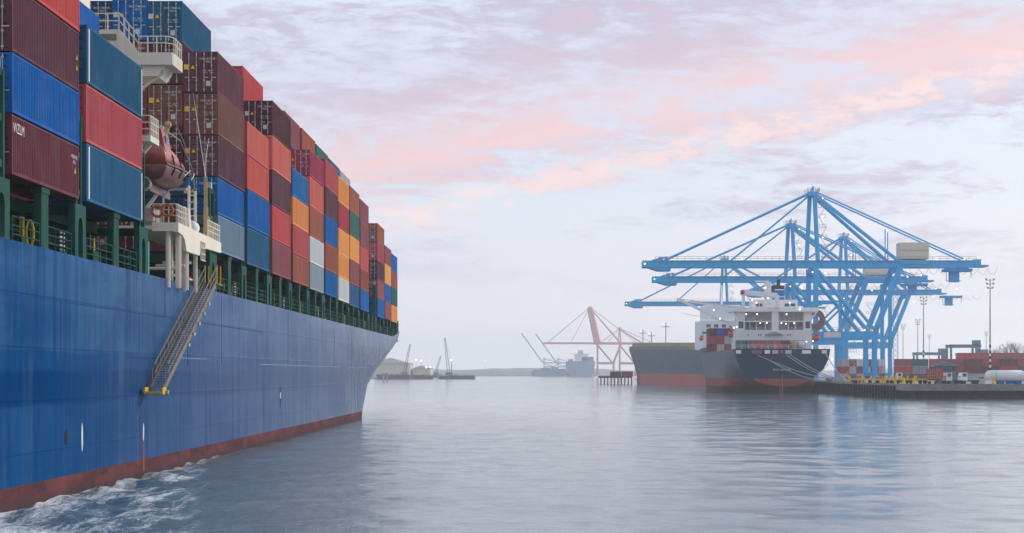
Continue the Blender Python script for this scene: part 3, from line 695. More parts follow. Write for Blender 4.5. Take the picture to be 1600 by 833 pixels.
LBR = paint('faded orange red fibreglass', (.34, .046, .042), .42, .55, .08, 0, 1.0, .5, .3); LBD = paint('dark red fibreglass', (.13, .028, .030), .4, .4, .3, 0, 1.0, .5, .2)
boat = thing('lifeboat', 'faded red enclosed lifeboat hanging in davits beside the cream bridge wing', 'lifeboat', (-23.15, 121, 17.0), world=True)
loft(MB(), boat_sections('hull')).build('hull', LBD, boat, True); can = loft(MB(), boat_sections('canopy')).build('canopy', LBR, boat, True)
tw = MB().prism([(-24.35, 19.2), (-22.35, 19.2), (-22.62, 20.55), (-22.8, 20.68), (-23.8, 20.68), (-24.0, 20.55)], 'y', 117.25, 119.3).build('steering_tower', LBR, boat)
MB().box((-23.45, 117.19, 19.72), (-22.72, 117.247, 20.28)).build('window', GALV, tw); MB().box((-23.37, 117.15, 19.79), (-22.80, 117.187, 20.21)).build('pane', GLASS, tw)
MB().prism([(117.8, 19.75), (118.8, 19.75), (118.7, 20.25), (117.9, 20.25)], 'x', -22.50, -22.44).build('pane', GLASS, tw)
for s_ in (-1, 1):
    m = MB()
    for i in range(18):
        g = lambda t: Vector((BXC+s_*(boat_w(t)+.02), 117.0+8.3*t, boat_gun(t)+.01)); m.tube(g(i/18), g((i+1)/18), .075, 6)
    m.build('fender', LBD, boat)
for t in (.2, .42, .62): 
    m = MB(); m.path([Vector((BXC+boat_w(t)*.5, 117+8.3*t, 19.9-.75*t)), Vector((BXC+boat_w(t)*.97, 117+8.3*t, 19.1-.3*t)), Vector((BXC+boat_w(t)+.07, 117+8.3*t, 18.3)), Vector((BXC+boat_w(t)*.9, 117+8.3*t, 17.9))], .045, 5); m.build('strap', DARK, boat)
MB().box((-23.36, 117.1, 16.85), (-23.24, 123.5, 17.3)).build('keel', LBD, boat)
n = 16; e = lambda r0: [(-23.6+r0*math.cos(6.2832*k/n), 17.25+r0*math.sin(6.2832*k/n)) for k in range(n)]
MB().ring(e(.46), e(.36), 'y', 116.75, 117.05).build('propeller_guard', GALV, boat)
MB().path([(-23.0, 118.2, 20.1), (-22.7, 119.2, 20.7), (-22.0, 120.2, 20.2), (-21.65, 121.5, 19.0)], .035, 5).path([(-21.6, 119, 18.5), (-21.75, 120.2, 18.0), (-21.58, 121.4, 18.5), (-21.75, 122.6, 18.0), (-21.7, 123.5, 18.5)], .025, 5).build('lifeline', GALV, boat)
MB().tube((-22.9, 118.6, 19.9), (-22.5, 118.8, 20.9), .2, 8, .14).ball((-22.5, 118.8, 21.0), .24).build('release_hook', plain('buff crane paint', (.46, .34, .20)), boat)
def buoy(c, r, label, ry):
    n = 18; m = MB()
    pts = [Vector(c)+Vector((r*math.cos(6.2832*k/n)*math.cos(ry), r*math.cos(6.2832*k/n)*math.sin(ry), r*math.sin(6.2832*k/n))) for k in range(n+1)]
    m.path(pts, .09, 7); o = m.build('lifebuoy', ORANGE); tag(o, label, 'lifebuoy', 'lifebuoys on the embarkation deck rail')
buoy((-23.0, 118.15, 15.7), .33, 'orange lifebuoy on the cream rail, the inboard one below the lifeboat', 0.1)
buoy((-22.4, 118.1, 15.75), .33, 'orange lifebuoy on the cream rail, the one nearer the deck corner', 0.1)
tag(MB().tube((-22.35, 124.9, 15.3), (-22.35, 126.7, 15.3), .42, 14).tube((-22.35, 125.75, 15.3), (-22.35, 125.85, 15.3), .44, 14).build('liferaft_canister', WHITE, None, True), 'white liferaft canister on the cream embarkation deck', 'liferaft')

# ================================================================== CONTAINERS
CW = 2.438
CC = {  # colour name: base colour
 'maroon': (.150, .042, .056), 'purple brown': (.130, .048, .066), 'brown': (.190, .075, .064), 'dark brown': (.095, .032, .038), 'bright blue': (.005, .125, .385),
 'navy': (.014, .066, .145), 'teal blue': (.014, .105, .205), 'steel blue': (.026, .125, .255), 'slate grey': (.17, .255, .33), 'rose red': (.50, .090, .100), 'red': (.58, .085, .080),
 'salmon red': (.62, .125, .108), 'crimson': (.42, .05, .075), 'orange': (.86, .35, .10), 'rust brown': (.36, .105, .070), 'mauve': (.32, .10, .11), 'green': (.045, .165, .130),
 'white': (.68, .69, .67), 'grey': (.32, .38, .415), 'pale grey': (.50, .50, .50), 'blue': (.014, .145, .42), 'deep blue': (.012, .060, .22), 'beige': (.62, .48, .33)}
def cpaint(k): return paint('container paint '+k, CC[k], .50, .55, .45, .40, 1.0, .03)
_cm = {}
def cmesh(kind, L, h):
    key = (kind, round(L, 2), round(h, 2))
    if key in _cm: return _cm[key]
    m = MB(); x = CW/2; p = .15
    if kind == 'frame':
        for sx in (-1, 1):
            for y0 in (0, L-p): m.box((sx*x, y0, .118), (sx*(x-p), y0+p, h-.118))
            m.box((sx*(x-.005), p, .02), (sx*(x-.10), L-p, .16)); m.box((sx*(x-.01), p, h-.10), (sx*(x-.08), L-p, h-.01))
            for y0 in (-.004, L-.174):
                for z0 in (0, h-.118): m.box((sx*(x+.004), y0, z0), (sx*(x-.166), y0+.178, z0+.118))
        for y0 in (.004, L-.124):
            m.box((-x+.166, y0, .01), (x-.166, y0+.12, .15)); m.box((-x+.166, y0, h-.13), (x-.166, y0+.12, h-.012))
        m.box((-x+.1, p, .06), (x-.1, L-p, .1))
    elif kind == 'side_panel':            # real corrugation
        o, i = x-.010, x-.060; y = .151; n = int((L-.30)/.278); per = (L-.302)/n; pts = [(o, y)]
        for k in range(n):
            for dx, fr in ((o, .26), (i, .5), (i, .76), (o, 1.0)): pts.append((dx, y+per*(k+fr)))
        z0, z1 = .161, h-.101
        m.add([(a, b, z) for a, b in pts for z in (z0, z1)], [(2*k, 2*k+2, 2*k+3, 2*k+1) for k in range(len(pts)-1)])
    elif kind == 'side_plain':
        m.box((x-.05, .151, .161), (x-.012, L-.151, h-.101))
    elif kind == 'roof_panel':
        n = int(L/.56); per = (L-.3)/n; pts = []
        for k in range(n):
            for dz, fr in ((-.015, 0), (-.015, .45), (-.04, .55), (-.04, .95)): pts.append((.15+per*(k+fr), h+dz))
        pts.append((L-.15, h-.015)); w = x-.081
        m.add([(s*w, a, z) for a, z in pts for s in (-1, 1)], [(2*k, 2*k+1, 2*k+3, 2*k+2) for k in range(len(pts)-1)])
    elif kind == 'front_panel':
        m.box((-x+.151, L-.09, .151), (x-.151, L-.03, h-.131))
    elif kind == 'door':                  # right leaf (x from 0 to +): flat sheet with pressed horizontal ribs
        z0, z1, w = .155, h-.135, x-.155; n = 5; q = (z1-z0)/n; prof = []
        for k in range(n):
            for dy, fr in ((.075, 0), (.03, .06), (.03, .70), (.075, .78), (.075, .94)): prof.append((dy, z0+q*(k+fr)))
        prof.append((.03, z1))
        m.add([(u, a, b) for a, b in prof for u in (.012, w)], [(2*k, 2*k+1, 2*k+3, 2*k+2) for k in range(len(prof)-1)])
        m.box((.012, .02, z0), (.07, .08, z1)); m.box((w-.06, .02, z0), (w, .08, z1))
    elif kind == 'locking_bar':
        m.tube((0, -.02, .06), (0, -.02, h-.06), .024, 6)
        for z in (.2, h*.30, h*.66, h-.2): m.box((-.05, -.035, z-.04), (.05, .018, z+.04))
        m.box((-.03, -.05, h*.36), (.30, -.03, h*.36+.05))
    me = m.mesh(kind.replace('side_plain', 'side_panel')); me.materials.append(None); _cm[key] = me
    return me
def flip_mesh(me):
    k = ('flip', me.name)
    if k not in _cm:
        c = me.copy(); c.transform(Matrix.Scale(-1, 4, (1, 0, 0))); c.flip_normals(); _cm[k] = c
    return _cm[k]
labelq = MB().box((-.16, -.012, 0), (.16, -.004, .36)).mesh('hazard_label'); labelq.materials.append(None)
labelt = MB().prism([(-.15, 0), (.15, 0), (0, .26)], 'y', -.012, -.004).mesh('hazard_label'); labelt.materials.append(None)
CODES = ['TGHU 617453 4\n45G1', 'CAIU 817629 1\n45G1', 'TCLU 950347 8\n42G1', 'FSCU 740218 6\n45G1']
WEIGHT = ['MAX   32.5 T\nTARE   3.9 T', 'NET   28.6 T\nCU.C   76.4']
def stand_text(me, name, mat, parent, loc, rot): o = place(me, name, mat, parent, loc); o.rotation_euler = rot; return o
_cr = random.Random(21)
def container(col, label, loc, L=12.192, h=2.591, rz=0.0, level=2, group='containers on the blue ship', name='shipping_container', mark=0, posts=None, frame=None):
    """level 3: doors with bars and print, 2: doors without, 1: far, plain sides; aft end with the doors at local y = 0"""
    loc = (loc[0]+_cr.uniform(-.025, .025), loc[1]+_cr.uniform(-.05, .05), loc[2]); t = thing(name, label, 'container', loc, rz, group); P = cpaint(col)
    place(cmesh('frame', L, h), 'frame', cpaint(frame) if frame else P, t)
    sp = cmesh('side_panel' if level > 1 else 'side_plain', L, h)
    place(sp, 'side_panel', P, t); place(flip_mesh(sp), 'side_panel', P, t)
    place(cmesh('roof_panel', L, h), 'roof_panel', P, t)
    place(cmesh('front_panel', L, h), 'front_panel', P, t)
    for s in (1, -1):
        me = cmesh('door', L, h); d = place(me if s > 0 else flip_mesh(me), 'door', P, t)
        if level >= 3:
            lb = cmesh('locking_bar', L, h)
            for u in (.27, .80): place(lb if s > 0 else flip_mesh(lb), 'locking_bar', LOCK, d, (s*u, 0, 0))
            if s > 0 and mark:
                stand_text(text_mesh(CODES[mark % 4], .20), 'container_number', MARKW, d, (.58, -.0, h*.80), (R(90), 0, 0))
                stand_text(text_mesh(WEIGHT[mark % 2], .15), 'weight_panel', MARKW, d, (.55, -.0, h*.52), (R(90), 0, 0))
            if mark and s < 0:
                place(labelq, 'hazard_label', MARKY if mark % 3 else WIRE, d, (-.98, 0, h*.56)); place(labelt, 'hazard_label', MARKY, d, (-.53, 0, h*.58))
            if mark % 2 and s > 0: place(labelq, 'data_plate', WIRE, d, (.56, 0, h*.16))
    if posts:
        me = _cm.get(('post', h))
        if me is None:
            m = MB(); m.box((CW/2-.1, -.006, .13), (CW/2+.012, .17, h-.13)); me = m.mesh('corner_post'); me.materials.append(None); _cm[('post', h)] = me
        place(me, 'corner_post', posts, t, (0, .42, 0)); place(me, 'corner_post', posts, t, (0, L-.32, 0))
    return t
S, HC = 2.591, 2.896
ORD = ['bottom', 'second', 'third', 'fourth', 'fifth', 'sixth', 'seventh']
NTH = ['first', 'second', 'third', 'fourth', 'fifth', 'sixth', 'seventh', 'eighth', 'ninth']
def bay_words(k):
    if k == 'A': return 'second stack aft of the lifeboat'
    if k == 'B': return 'stack just aft of the lifeboat'
    if k in 'LMN': return {'L': 'third stack back from the bow', 'M': 'second stack back from the bow', 'N': 'stack closest to the bow'}[k]
    return NTH[ord(k)-ord('C')]+' stack forward of the lifeboat'
ROW1 = {
 'A': [('maroon', S), ('bright blue', S), ('purple brown', HC), ('red', HC)],
 'B': [('steel blue', HC), ('rose red', HC), ('teal blue', HC)],
 'C': [('slate grey', S), ('bright blue', S), ('purple brown', HC), ('brown', HC), ('purple brown', HC)],
 'D': [('steel blue', HC), ('bright blue', HC), ('red', S), ('salmon red', S)],
 'E': [('mauve', HC), ('red', HC), ('purple brown', HC), ('salmon red', HC), ('dark brown', HC)],
 'F': [('rust brown', S), ('rose red', S), ('orange', S), ('blue', S)],
 'G': [('grey', S), ('white', S), ('rust brown', HC), ('salmon red', HC), ('crimson', S)],
 'H': [('bright blue', S), ('rust brown', HC), ('bright blue', HC), ('purple brown', HC), ('rose red', HC)],
 'I': [('white', S), ('orange', S), ('orange', HC), ('crimson', HC), ('orange', HC)],
 'J': [('steel blue', S), ('mauve', HC), ('orange', HC), ('green', HC), ('rust brown', HC)],
 'K': [('blue', S), ('rust brown', S), ('salmon red', HC), ('mauve', HC), ('mauve', HC)],
 'L': [('blue', S), ('mauve', S), ('purple brown', S), ('rose red', S), ('rust brown', S)],
 'M': [('mauve', S), ('blue', S), ('orange', HC), ('mauve', S)],
 'N': [('orange', S), ('green', S), ('mauve', S), ('blue', S)]}
# height the second row reaches (from the photo), and its top colour
ROW2 = {'B': (4, 'blue'), 'C': (6, 'teal blue'), 'E': (6, 'red'), 'G': (6, 'mauve'), 'H': (6, 'rust brown'), 'I': (6, 'green'), 'J': (6, 'steel blue'), 'K': (6, 'pale grey'), 'D': (3, 'brown'), 'F': (3, 'maroon'), 'L': (4, 'brown'), 'M': (3, 'maroon'), 'N': (3, 'blue')}
DOORS = {('C', 4): 1, ('C', 3): 1, ('C', 2): 2, ('C', 1): 3, ('C', 0): 0, ('E', 4): 3, ('G', 4): 2, ('L', 4): 1, ('L', 3): 1, ('L', 2): 2, ('L', 1): 3}
GAPC = .05
for k, stack in ROW1.items():
    a, b, z = BAYS[k]
    for i, (col, h) in enumerate(stack):
        L = b-a if k == 'B' else 12.192
        lab = f'{col} container, {ORD[i]} tier of the outer row, {bay_words(k)}'
        t = container(col, lab, (XS-CW/2, a, z), L, h, level=3 if (k, i) in DOORS or k == 'A' else 2, mark=DOORS.get((k, i), 0),
                  posts=WHITE if k == 'B' and i != 1 else None)
        if (k, i) == ('A', 0):             # lettering on the side
            o = stand_text(text_mesh('WZLM', .62), 'side_lettering', MARKW, t, (CW/2-.008, 1.15, 1.85), (R(90), 0, R(90)))
            o = stand_text(text_mesh('WZLM 402\n42G1', .26), 'side_lettering', MARKW, t, (CW/2-.008, 11.3, 1.9), (R(90), 0, R(90)))
            place(labelt, 'hazard_label', MARKY, t, (CW/2-.004, 11.4, 1.2), R(90))
        if (k, i) == ('A', 2):
            for zz in (1.0, 1.5): place(labelt, 'hazard_label', MARKY, t, (CW/2-.004, 11.75, zz), R(90))
        z += h+GAPC
        if k == 'K' or k == 'J': z -= .0
FILL = ['maroon', 'deep blue', 'brown', 'purple brown', 'rust brown', 'navy']
rc = random.Random(5)
for k, (n, top) in ROW2.items():
    a, b, z = BAYS[k]; tops = {'E': 31.8, 'G': 31.5, 'H': 31.5, 'I': 31.3, 'J': 31.1, 'K': 31.1, 'C': 32.05}
    for i in range(n):
        h = HC if (k in tops or k == 'B') else S
        col = top if i == n-1 else rc.choice(FILL); lev, mk = 2, 0
        if k == 'C' and i >= 2: lev, mk, col = 3, (0, 0, 2, 1, 2, 3)[i], ('maroon', 'brown', 'dark brown', 'brown', 'dark brown', 'teal blue')[i]
        container(col, f'{col} container, {ORD[i]} tier of the second row in, {bay_words(k)}', (XS-2.5-CW/2, a, z), b-a if k == 'B' else 12.192, h, level=lev, mark=mk)
        z += h+GAPC
for r_, cols in ((3, ['maroon', 'navy', 'deep blue', 'brown', 'brown', 'bright blue']), (4, ['brown', 'navy', 'maroon', 'deep blue', 'maroon', 'navy'])):
    a, b, z = BAYS['C']; z += .12 if r_ == 3 else .02
    for i, col in enumerate(cols):
        container(col, f'{col} container, {ORD[i]} tier of the {("third", "fourth")[r_-3]} row in, {bay_words("C")}', (XS-2.5*(r_-1)-CW/2, a, z), 12.192, HC, level=3, mark=1+i % 3)
        z += HC+GAPC

# ================================================================== QUAY CRANES
def crane(X0, Y0, label, col, boomz=41.5, apexz=66.0, tip=-55.6, tail=57.0, house=True, far=False, z0=QZ, lean=0.0, boom_up=0.0, group='blue quay cranes', span=17.0, mw=1.0):
    t = thing('gantry_crane', label, 'crane', (X0, Y0, z0), 0, group); P = col
    zb, za, g = boomz-z0, apexz-z0, 19.0; H = span/2; fz = 15.0; n6 = 6
    def part(name, fn, mat=P, sm=False): m = MB(); fn(m); return m.build(name, mat, t, sm)
    for s in (-1, 1):
        y = s*H
        part('waterside_leg', lambda m: m.bar((0, y, 1.2), (0, y, zb-1.2), 1.5, 1.7))
        part('landside_leg', lambda m: m.bar((g, y, 1.2), (g, y, fz+1.2), 1.5, 1.7))
        part('upper_leg', lambda m: m.bar((g+.3, y, fz+1.4), (g+8.6, y, zb-1.0), 1.3, 1.7))
        part('portal_beam', lambda m: m.bar((-.9, y-.04*s, fz), (g+1.2, y-.04*s, fz), 1.4, 2.6))
        part('diagonal_brace', lambda m: m.tube((.6, y, zb-2.5), (g-2.2, y, fz+1.4), .72, 8))
        part('mast_leg', lambda m: m.bar((1.2 if s < 0 else -1.2, y*.55, zb+1.0), (lean+s*-.4, y*.28, za-1.2), mw, mw*1.2))
        part('backstay', lambda m: m.tube((lean+1.0, y*.3, za-2.2), (g+7.5, y*.9, zb+1.0), .62, 8))
        part('tail_stay', lambda m: m.tube((lean+.8, y*.3, za-.9), (tail-7, y*.35, zb+1.2), .26, 6))
        if not boom_up:
            part('forestay', lambda m: m.tube((lean-.8, y*.3, za-1.2), (tip+7, y*.35, zb+1.2), .34, 6))
            part('inner_forestay', lambda m: m.tube((lean-.8, y*.3, za-1.8), (tip*.48, y*.35, zb+1.2), .24, 6))
        part('girder', lambda m: m.bar((-2.0, s*3.2, zb), (tail-5, s*3.2, zb), 1.3, 2.3))
        c, q = math.cos(boom_up), math.sin(boom_up); L = -tip-2
        e = Vector((-2.1-L*c, s*3.2, zb+L*q)); part('boom', lambda m: m.bar((-2.1, s*3.2, zb), e, 1.2, 2.2))
        for xx in (0, g): part('bogie', lambda m: m.prism([(y-4, 0.05), (y+4, 0.05), (y+3, 1.1), (y-3, 1.1)], 'x', xx-.7, xx+.7))
    for xx, zz in ((0, 2.2), (g, 2.2), (0, fz+.3), (g+.2, fz+.3), (0, zb-2.0), (g+8.4, zb-1.9)):
        part('sill_beam', lambda m: m.bar((xx, -H+.9, zz), (xx, H-.9, zz), 1.2, 1.5))
    part('apex_platform', lambda m: (m.box((lean-1.7, -3.2, za-2.2), (lean+1.7, 3.2, za-.9)), m.bar((lean, -2, za-.9), (lean, -2, za+1.0), .5, .5), m.bar((lean, 2, za-.9), (lean, 2, za+.6), .5, .5)))
    part('apex_railing', lambda m: m.rail([(lean-2, -3.3, za-.9), (lean+2, -3.3, za-.9), (lean+2, 3.3, za-.9), (lean-2, 3.3, za-.9)], 1.2, .07, (1, .5), 1.2), GALV)
    if far: return t
    part('boom_tip', lambda m: (m.prism([(tip, zb-.6), (tip+5, zb-2.2), (tip+9, zb-2.2), (tip+9, zb-1.0), (tip+3, zb-.1)], 'y', -3.6, 3.6), m.bar((tip+3, -3.4, zb+1.1), (tip+8, -3.4, zb+2.2), .4, .5), m.bar((tip+6, 0, zb+1.1), (tip+6, 0, zb+2.4), 1.5, 1.0)))
    part('tail_frame', lambda m: (m.box((tail-5.0, -3.9, zb-.9), (tail, 3.9, zb-.3)), m.box((tail-4.2, -2, zb-.29), (tail-2, 2, zb+1.6))))
    part('boom_railing', lambda m: m.rail([(tip+4, -3.9, zb+1.15), (tail-4, -3.9, zb+1.15)], 1.2, .055, (1, .5), 2.4), GALV)
    part('boom_walkway', lambda m: m.box((tip+4, -4.3, zb+1.0), (tail-4, -3.86, zb+1.12)), GALV)
    if house:
        hs = part('machinery_house', lambda m: m.box((g+9.2, -3.4, zb+1.6), (g+18.6, 3.4, zb+7.0)), CREAM)
        mm = MB().box((g+9.15, -3.46, zb+4.4), (g+18.65, -3.41, zb+4.55)); mm.build('house_seam', plain('house trim', (.30, .18, .15), .6), hs)
        part('house_base', lambda m: m.prism([(g+8.3, zb+1.18), (g+19.5, zb+1.18), (g+18.5, zb-.2), (g+9.5, zb-.2)], 'y', -4.2, 4.2))
        part('stay_post', lambda m: (m.bar((g+4.5, -2.4, zb+1.1), (g+4.5, -2.4, zb+11.4), .3, .3), m.bar((g+6.2, 2.4, zb+1.1), (g+6.2, 2.4, zb+10.7), .3, .3)))
    part('trolley', lambda m: (m.box((g+24, -3, zb-2.4), (g+33, 3, zb-1.5)), m.box((g+26, -1.5, zb-5.8), (g+29, 1.5, zb-2.41)), m.bar((g+24.4, -2.8, zb-5.5), (g+24.4, -2.8, zb-2.4), .2, .2), m.bar((g+32.5, -2.8, zb-4.5), (g+32.5, -2.8, zb-2.4), .2, .2), m.bar((g+24.4, -2.8, zb-5.5), (g+29.5, -2.8, zb-5.5), .2, .2)))
    fs = MB()
    for k in range(9):
        x0 = g+12+k*3.2; pts = [Vector((x0+3.2*i/5, -4.0, zb-1.6-1.9*math.sin(math.pi*i/5))) for i in range(6)]; fs.path(pts, .045, 4)
    fs.build('festoon_cable', DARK, t)
    lad_ = MB()
    for k in range(7):
        zz = zb+2+k*(za-zb-5)/6; x = 3.4-1.2*k/6; lad_.rail([(x-1.0, -4.2, zz), (x+1.2, -4.2, zz)], 1.1, .06, (1, .1), 1.1)
        if k < 6: lad_.bar((x+(1 if k % 2 else -1), -4.2, zz), (x+(-1 if k % 2 else 1), -4.2, zz+(za-zb-5)/6), .25, .12)
    lad_.build('stair_tower', GALV, t)
    st = MB()
    for k in range(8): zz = 2+k*3.9; st.bar((g-3.5 if k % 2 else g-7, H+.5, zz), (g-7 if k % 2 else g-3.5, H+.5, zz+3.7), .5, .15); st.rail([(g-7.4, H+.2, zz+3.8), (g-3, H+.2, zz+3.8)], 1.1, .06, (1, .1), 1.1)
    st.build('access_stair', GALV, t)
    lamp = _cm.setdefault('lampball', MB().ball((0, 0, 0), .20, 8, 5).mesh('floodlight'))
    if not lamp.materials: lamp.materials.append(None)
    for x, y, z, m_ in ((tip+.5, -4.2, zb, LAMP), (tip*.42, -4.4, zb+1.6, LAMP), (-1.2, -H-.9, zb-3.0, LAMP), (3.0, -H-.9, zb-3.2, LAMP), (g-3.4, -H-1.2, fz+1.7, LAMP), (g+10.5, -H-1, zb-4.5, LAMP), (g+21, -4.4, zb+1.5, LAMP), (g+30, -4.4, zb+1.4, LAMP), (2.8, -4.6, za-3.2, WLAMP), (2.8, -4.6, za-9.2, WLAMP), (2.8, -4.6, za-16, WLAMP), (g-4.5, -H-.9, fz-7, LAMP)):
        place(lamp, 'floodlight', m_, t, (x, y, z))
    return t
CB = paint('crane blue paint', (.03, .43, .78), .45, .3, .22, .10, .15)
c1 = crane(90, 640, 'tallest blue quay crane, its boom over the black sterned ship', CB)
MB().box((2.5, -9.35, 14.3), (8.0, -9.26, 16.0)).build('name_board', MARKW, c1)
for yy in (-8.5, 8.5):
    MB().tube((.8, yy, 16.6), (10.0, yy, 25.5), .34, 6).build('knee_brace', CB, c1)
    MB().bar((.8, yy, 26), (8.5, yy, 26), .5, .6).build('tie_beam', CB, c1)
for xx in (0, 19): MB().rail([(xx-1.2, -9.6, 16.4), (xx+1.2, -9.6, 16.4)], 1.1, .06, (1, .5), .8).build('leg_railing', GALV, c1)
MB().rail([(-.5, -9.3, 16.35), (20, -9.3, 16.35)], 1.1, .06, (1, .5), 1.5).build('portal_railing', GALV, c1)
# cable reel, red, beside the black ship's stern
n = 20; e = lambda r0: [(-.5+r0*math.cos(6.2832*k/n), 20.2+r0*math.sin(6.2832*k/n)) for k in range(n)]
MB().ring(e(3.3), e(1.6), 'y', -9.8, -9.3).build('cable_reel', plain('red cable reel', (.26, .10, .09), .6), c1)
c2_ = crane(96.3, 744, 'blue quay crane just behind the tallest one, with the lower second boom', CB, 41.5, 63.6, -52.5, 54)
for yy in (-8.5, 8.5): MB().bar((36.5, yy, .2), (36.5, yy, 37.0), 1.3, 1.3).build('landside_upright', CB, c2_)
MB().bar((20, -8.5, 16), (36, -8.5, 16), .8, .9).build('tie_beam', CB, c2_)
lt = MB()
for k in range(18):
    for s_ in (-1, 1): lt.bar((38.4+s_*.9, -9.4, .5+k*2), (38.4-s_*.9, -9.4, 2.5+k*2), .14, .14)
for s_ in (-1, 1): lt.bar((38.4+s_*.9, -9.4, .2), (38.4+s_*.9, -9.4, 37), .2, .2)
lt.build('elevator_shaft', CB, c2_)
crane(96, 1005, 'farthest blue quay crane, boom reaching out over the grey hulled ship', CB, 41.5, 65.5, -51, 50)
crane(135, 862, 'blue quay crane set back inland, its mast seen right of the tallest', CB, 41.5, 67, -45, 45, house=False)
RED = paint('hazed red crane paint', (.80, .43, .42), .5, .3, .3, 0, .1)  # red lightened so the paint itself carries part of the haze
crane(70.5, 2300, 'haze-pale red gantry crane far in the distance behind the pier', RED, 41, 84, -65, 53, False, True, 2.5, -9.0, group='hazy red gantry cranes', span=20, mw=4.2)
crane(98, 2330, 'second haze-pale red gantry crane, half hidden behind the grey ship', RED, 41, 60, -30, 46, False, True, 2.5, 0, group='hazy red gantry cranes', span=14)
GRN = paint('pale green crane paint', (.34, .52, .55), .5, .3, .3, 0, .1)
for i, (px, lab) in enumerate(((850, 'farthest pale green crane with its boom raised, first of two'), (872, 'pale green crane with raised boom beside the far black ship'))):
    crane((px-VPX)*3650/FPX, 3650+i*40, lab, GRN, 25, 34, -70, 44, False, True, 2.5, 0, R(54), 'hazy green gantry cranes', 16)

# ================================================================== BLACK SHIP AT THE QUAY, STERN TO US
def ship_hull(root, zs, ys, hb, mat, name, top=None, transom=None):
    rows = [[(hb(y, z), y, z+(top(y)*max(0, (z-zs[0])/(zs[-1]-zs[0])) if top else 0)) for y in ys] for z in zs]
    mb = MB()
    for s in (1, -1):
        vs = [(x*s, y, z) for r in rows for x, y, z in r]; n = len(ys)
        fs = [(i*n+j, i*n+j+1, (i+1)*n+j+1, (i+1)*n+j) for i in range(len(zs)-1) for j in range(n-1)]
        mb.add(vs, fs if s > 0 else [f[::-1] for f in fs])
    o = mb.build(name, mat, root, True)
    if transom:
        m = MB().add([p for r in rows for p in (r[0], (-r[0][0], r[0][1], r[0][2]))], [(2*i, 2*i+2, 2*i+3, 2*i+1) for i in range(len(zs)-1)])
        m.build('transom', transom, root)
    return rows
BLK = paint('navy black hull paint', (.003, .028, .066), .34, .25, .12, .1, .2, .10); RB = paint('red antifouling', (.28, .055, .06), .55, .5, .4, .2, .3)
s1 = thing('moored_ship', 'black hulled ship moored stern to us under the blue cranes, white house', 'ship', (70.85, 565, 0))
def sst(t): t = min(1, max(0, t)); return t*t*(3-2*t)
def hb1(y, z):
    tr = itp(z, [1.9, 2.6, 3.4, 4.3, 7, 10, 12.9], [.3, 5, 7.3, 8.6, 11.9, 13.4, 13.9])
    f = tr+(13.9-tr)*sst(y/34) if z >= 1.9 else 13.9*sst((y-5+z)/38)
    yb = itp(z, [-2, 4, 12.9], [88, 95, 118]); ye = itp(z, [-2, 12.9], [146, 158])
    if y > yb: f *= max(0.0, 1-((min(y, ye)-yb)/(ye-yb))**1.9)
    return f
ys1 = list(np.linspace(0, 40, 15))+list(np.linspace(44, 158, 40))
r1_ = ship_hull(s1, [4.3, 5.5, 7, 8.5, 10, 11.5, 12.9], ys1, hb1, BLK, 'hull', lambda y: 2.2*sst((y-100)/40), BLK)
ship_hull(s1, [-2, -.5, .6, 1.89], ys1, hb1, paint('red with painted shadow', (.045, .016, .022), .5, .5, .3, .2, .3), 'boot_topping'); ship_hull(s1, [1.9, 2.3, 2.8, 3.5, 4.3], ys1, hb1, RB, 'boot_topping', None, RB)  # lowest strip darkened in its colour for the shadow under the counter
top = [(x, y, z-.3) for x, y, z in r1_[-1]]
MB().add(top+[(-x, y, z) for x, y, z in top[::-1]], [tuple(range(2*len(top)))]).build('deck', GREEND, s1)
MB().box((-.5, .6, -1.5), (.5, 3.4, 2.0)).build('rudder', RB, s1)
MB().box((-.06, -.03, .6), (.06, -.004, 5.2)).build('draught_mark', PALE, s1)
stand_text(text_mesh('YMW HARLINE', .78), 'ship_name', MARKW, s1, (-.2, -.03, 6.6), (R(90), 0, 0))
def L1(x, y, Y): p = PX(x, y, Y); return Vector((p.x-70.85, p.y-565, p.z))
def b1(name, x0, x1, y0, y1, Ya, Yb, mat, parent=s1):
    a, b = L1(x0, y1, Ya), L1(x1, y0, Ya); m = MB().box((a.x, Ya-565, a.z), (b.x, Yb-565, b.z)); return m.build(name, mat, parent)
OPEN = [(1150, 1158, WHITE), (1175, 1190, cpaint('mauve')), (1195, 1203, WHITE), (1207, 1216, cpaint('pale grey')), (1219, 1224, cpaint('crimson')), (1227, 1237, cpaint('pale grey')), (1240, 1243, cpaint('navy')), (1253, 1267, WHITE), (1284, 1292, WHITE)]
for x0, x1, m_ in OPEN: b1('mooring_opening', x0, x1, 547.2, 552.6, 564.93, 564.995, m_)
low = b1('house_lower', 1151, 1268, 515.5, 552, 590, 606, WHITE)
for x in (1169, 1185.5, 1189, 1231, 1235): b1('porthole', x-.9, x+.9, 522, 524.4, 589.9, 589.995, GLASS, low)
p0, p1 = L1(1196, 523, 590), L1(1224, 518, 590); MB().prism([(p0.x, p0.z), (p1.x, p0.z), ((p0.x+p1.x)/2, p1.z)], 'y', 24.0, 24.99).build('gable_cover', cpaint('grey'), low)
for x0, x1, w0, w1 in ((1151, 1164, 1154.3, 1161.6), (1256, 1268, 1258.6, 1265.8)):
    p_ = b1('wing_pillar', x0, x1, 487, 515.4, 590.2, 596, WHITE); b1('window', w0, w1, 502.4, 513, 590.1, 590.195, GLASS, p_)
mid = b1('house_middle', 1164.1, 1255.9, 487, 515.4, 594, 606, cpaint('pale grey'))
b1('deck_slab', 1164.1, 1255.9, 501.4, 503, 590.6, 593.99, WHITE, mid)
for x in (1172, 1182, 1196, 1232, 1243): b1('bulkhead', x-.5, x+.5, 503.1, 515.3, 591.5, 593.99, WHITE, mid)
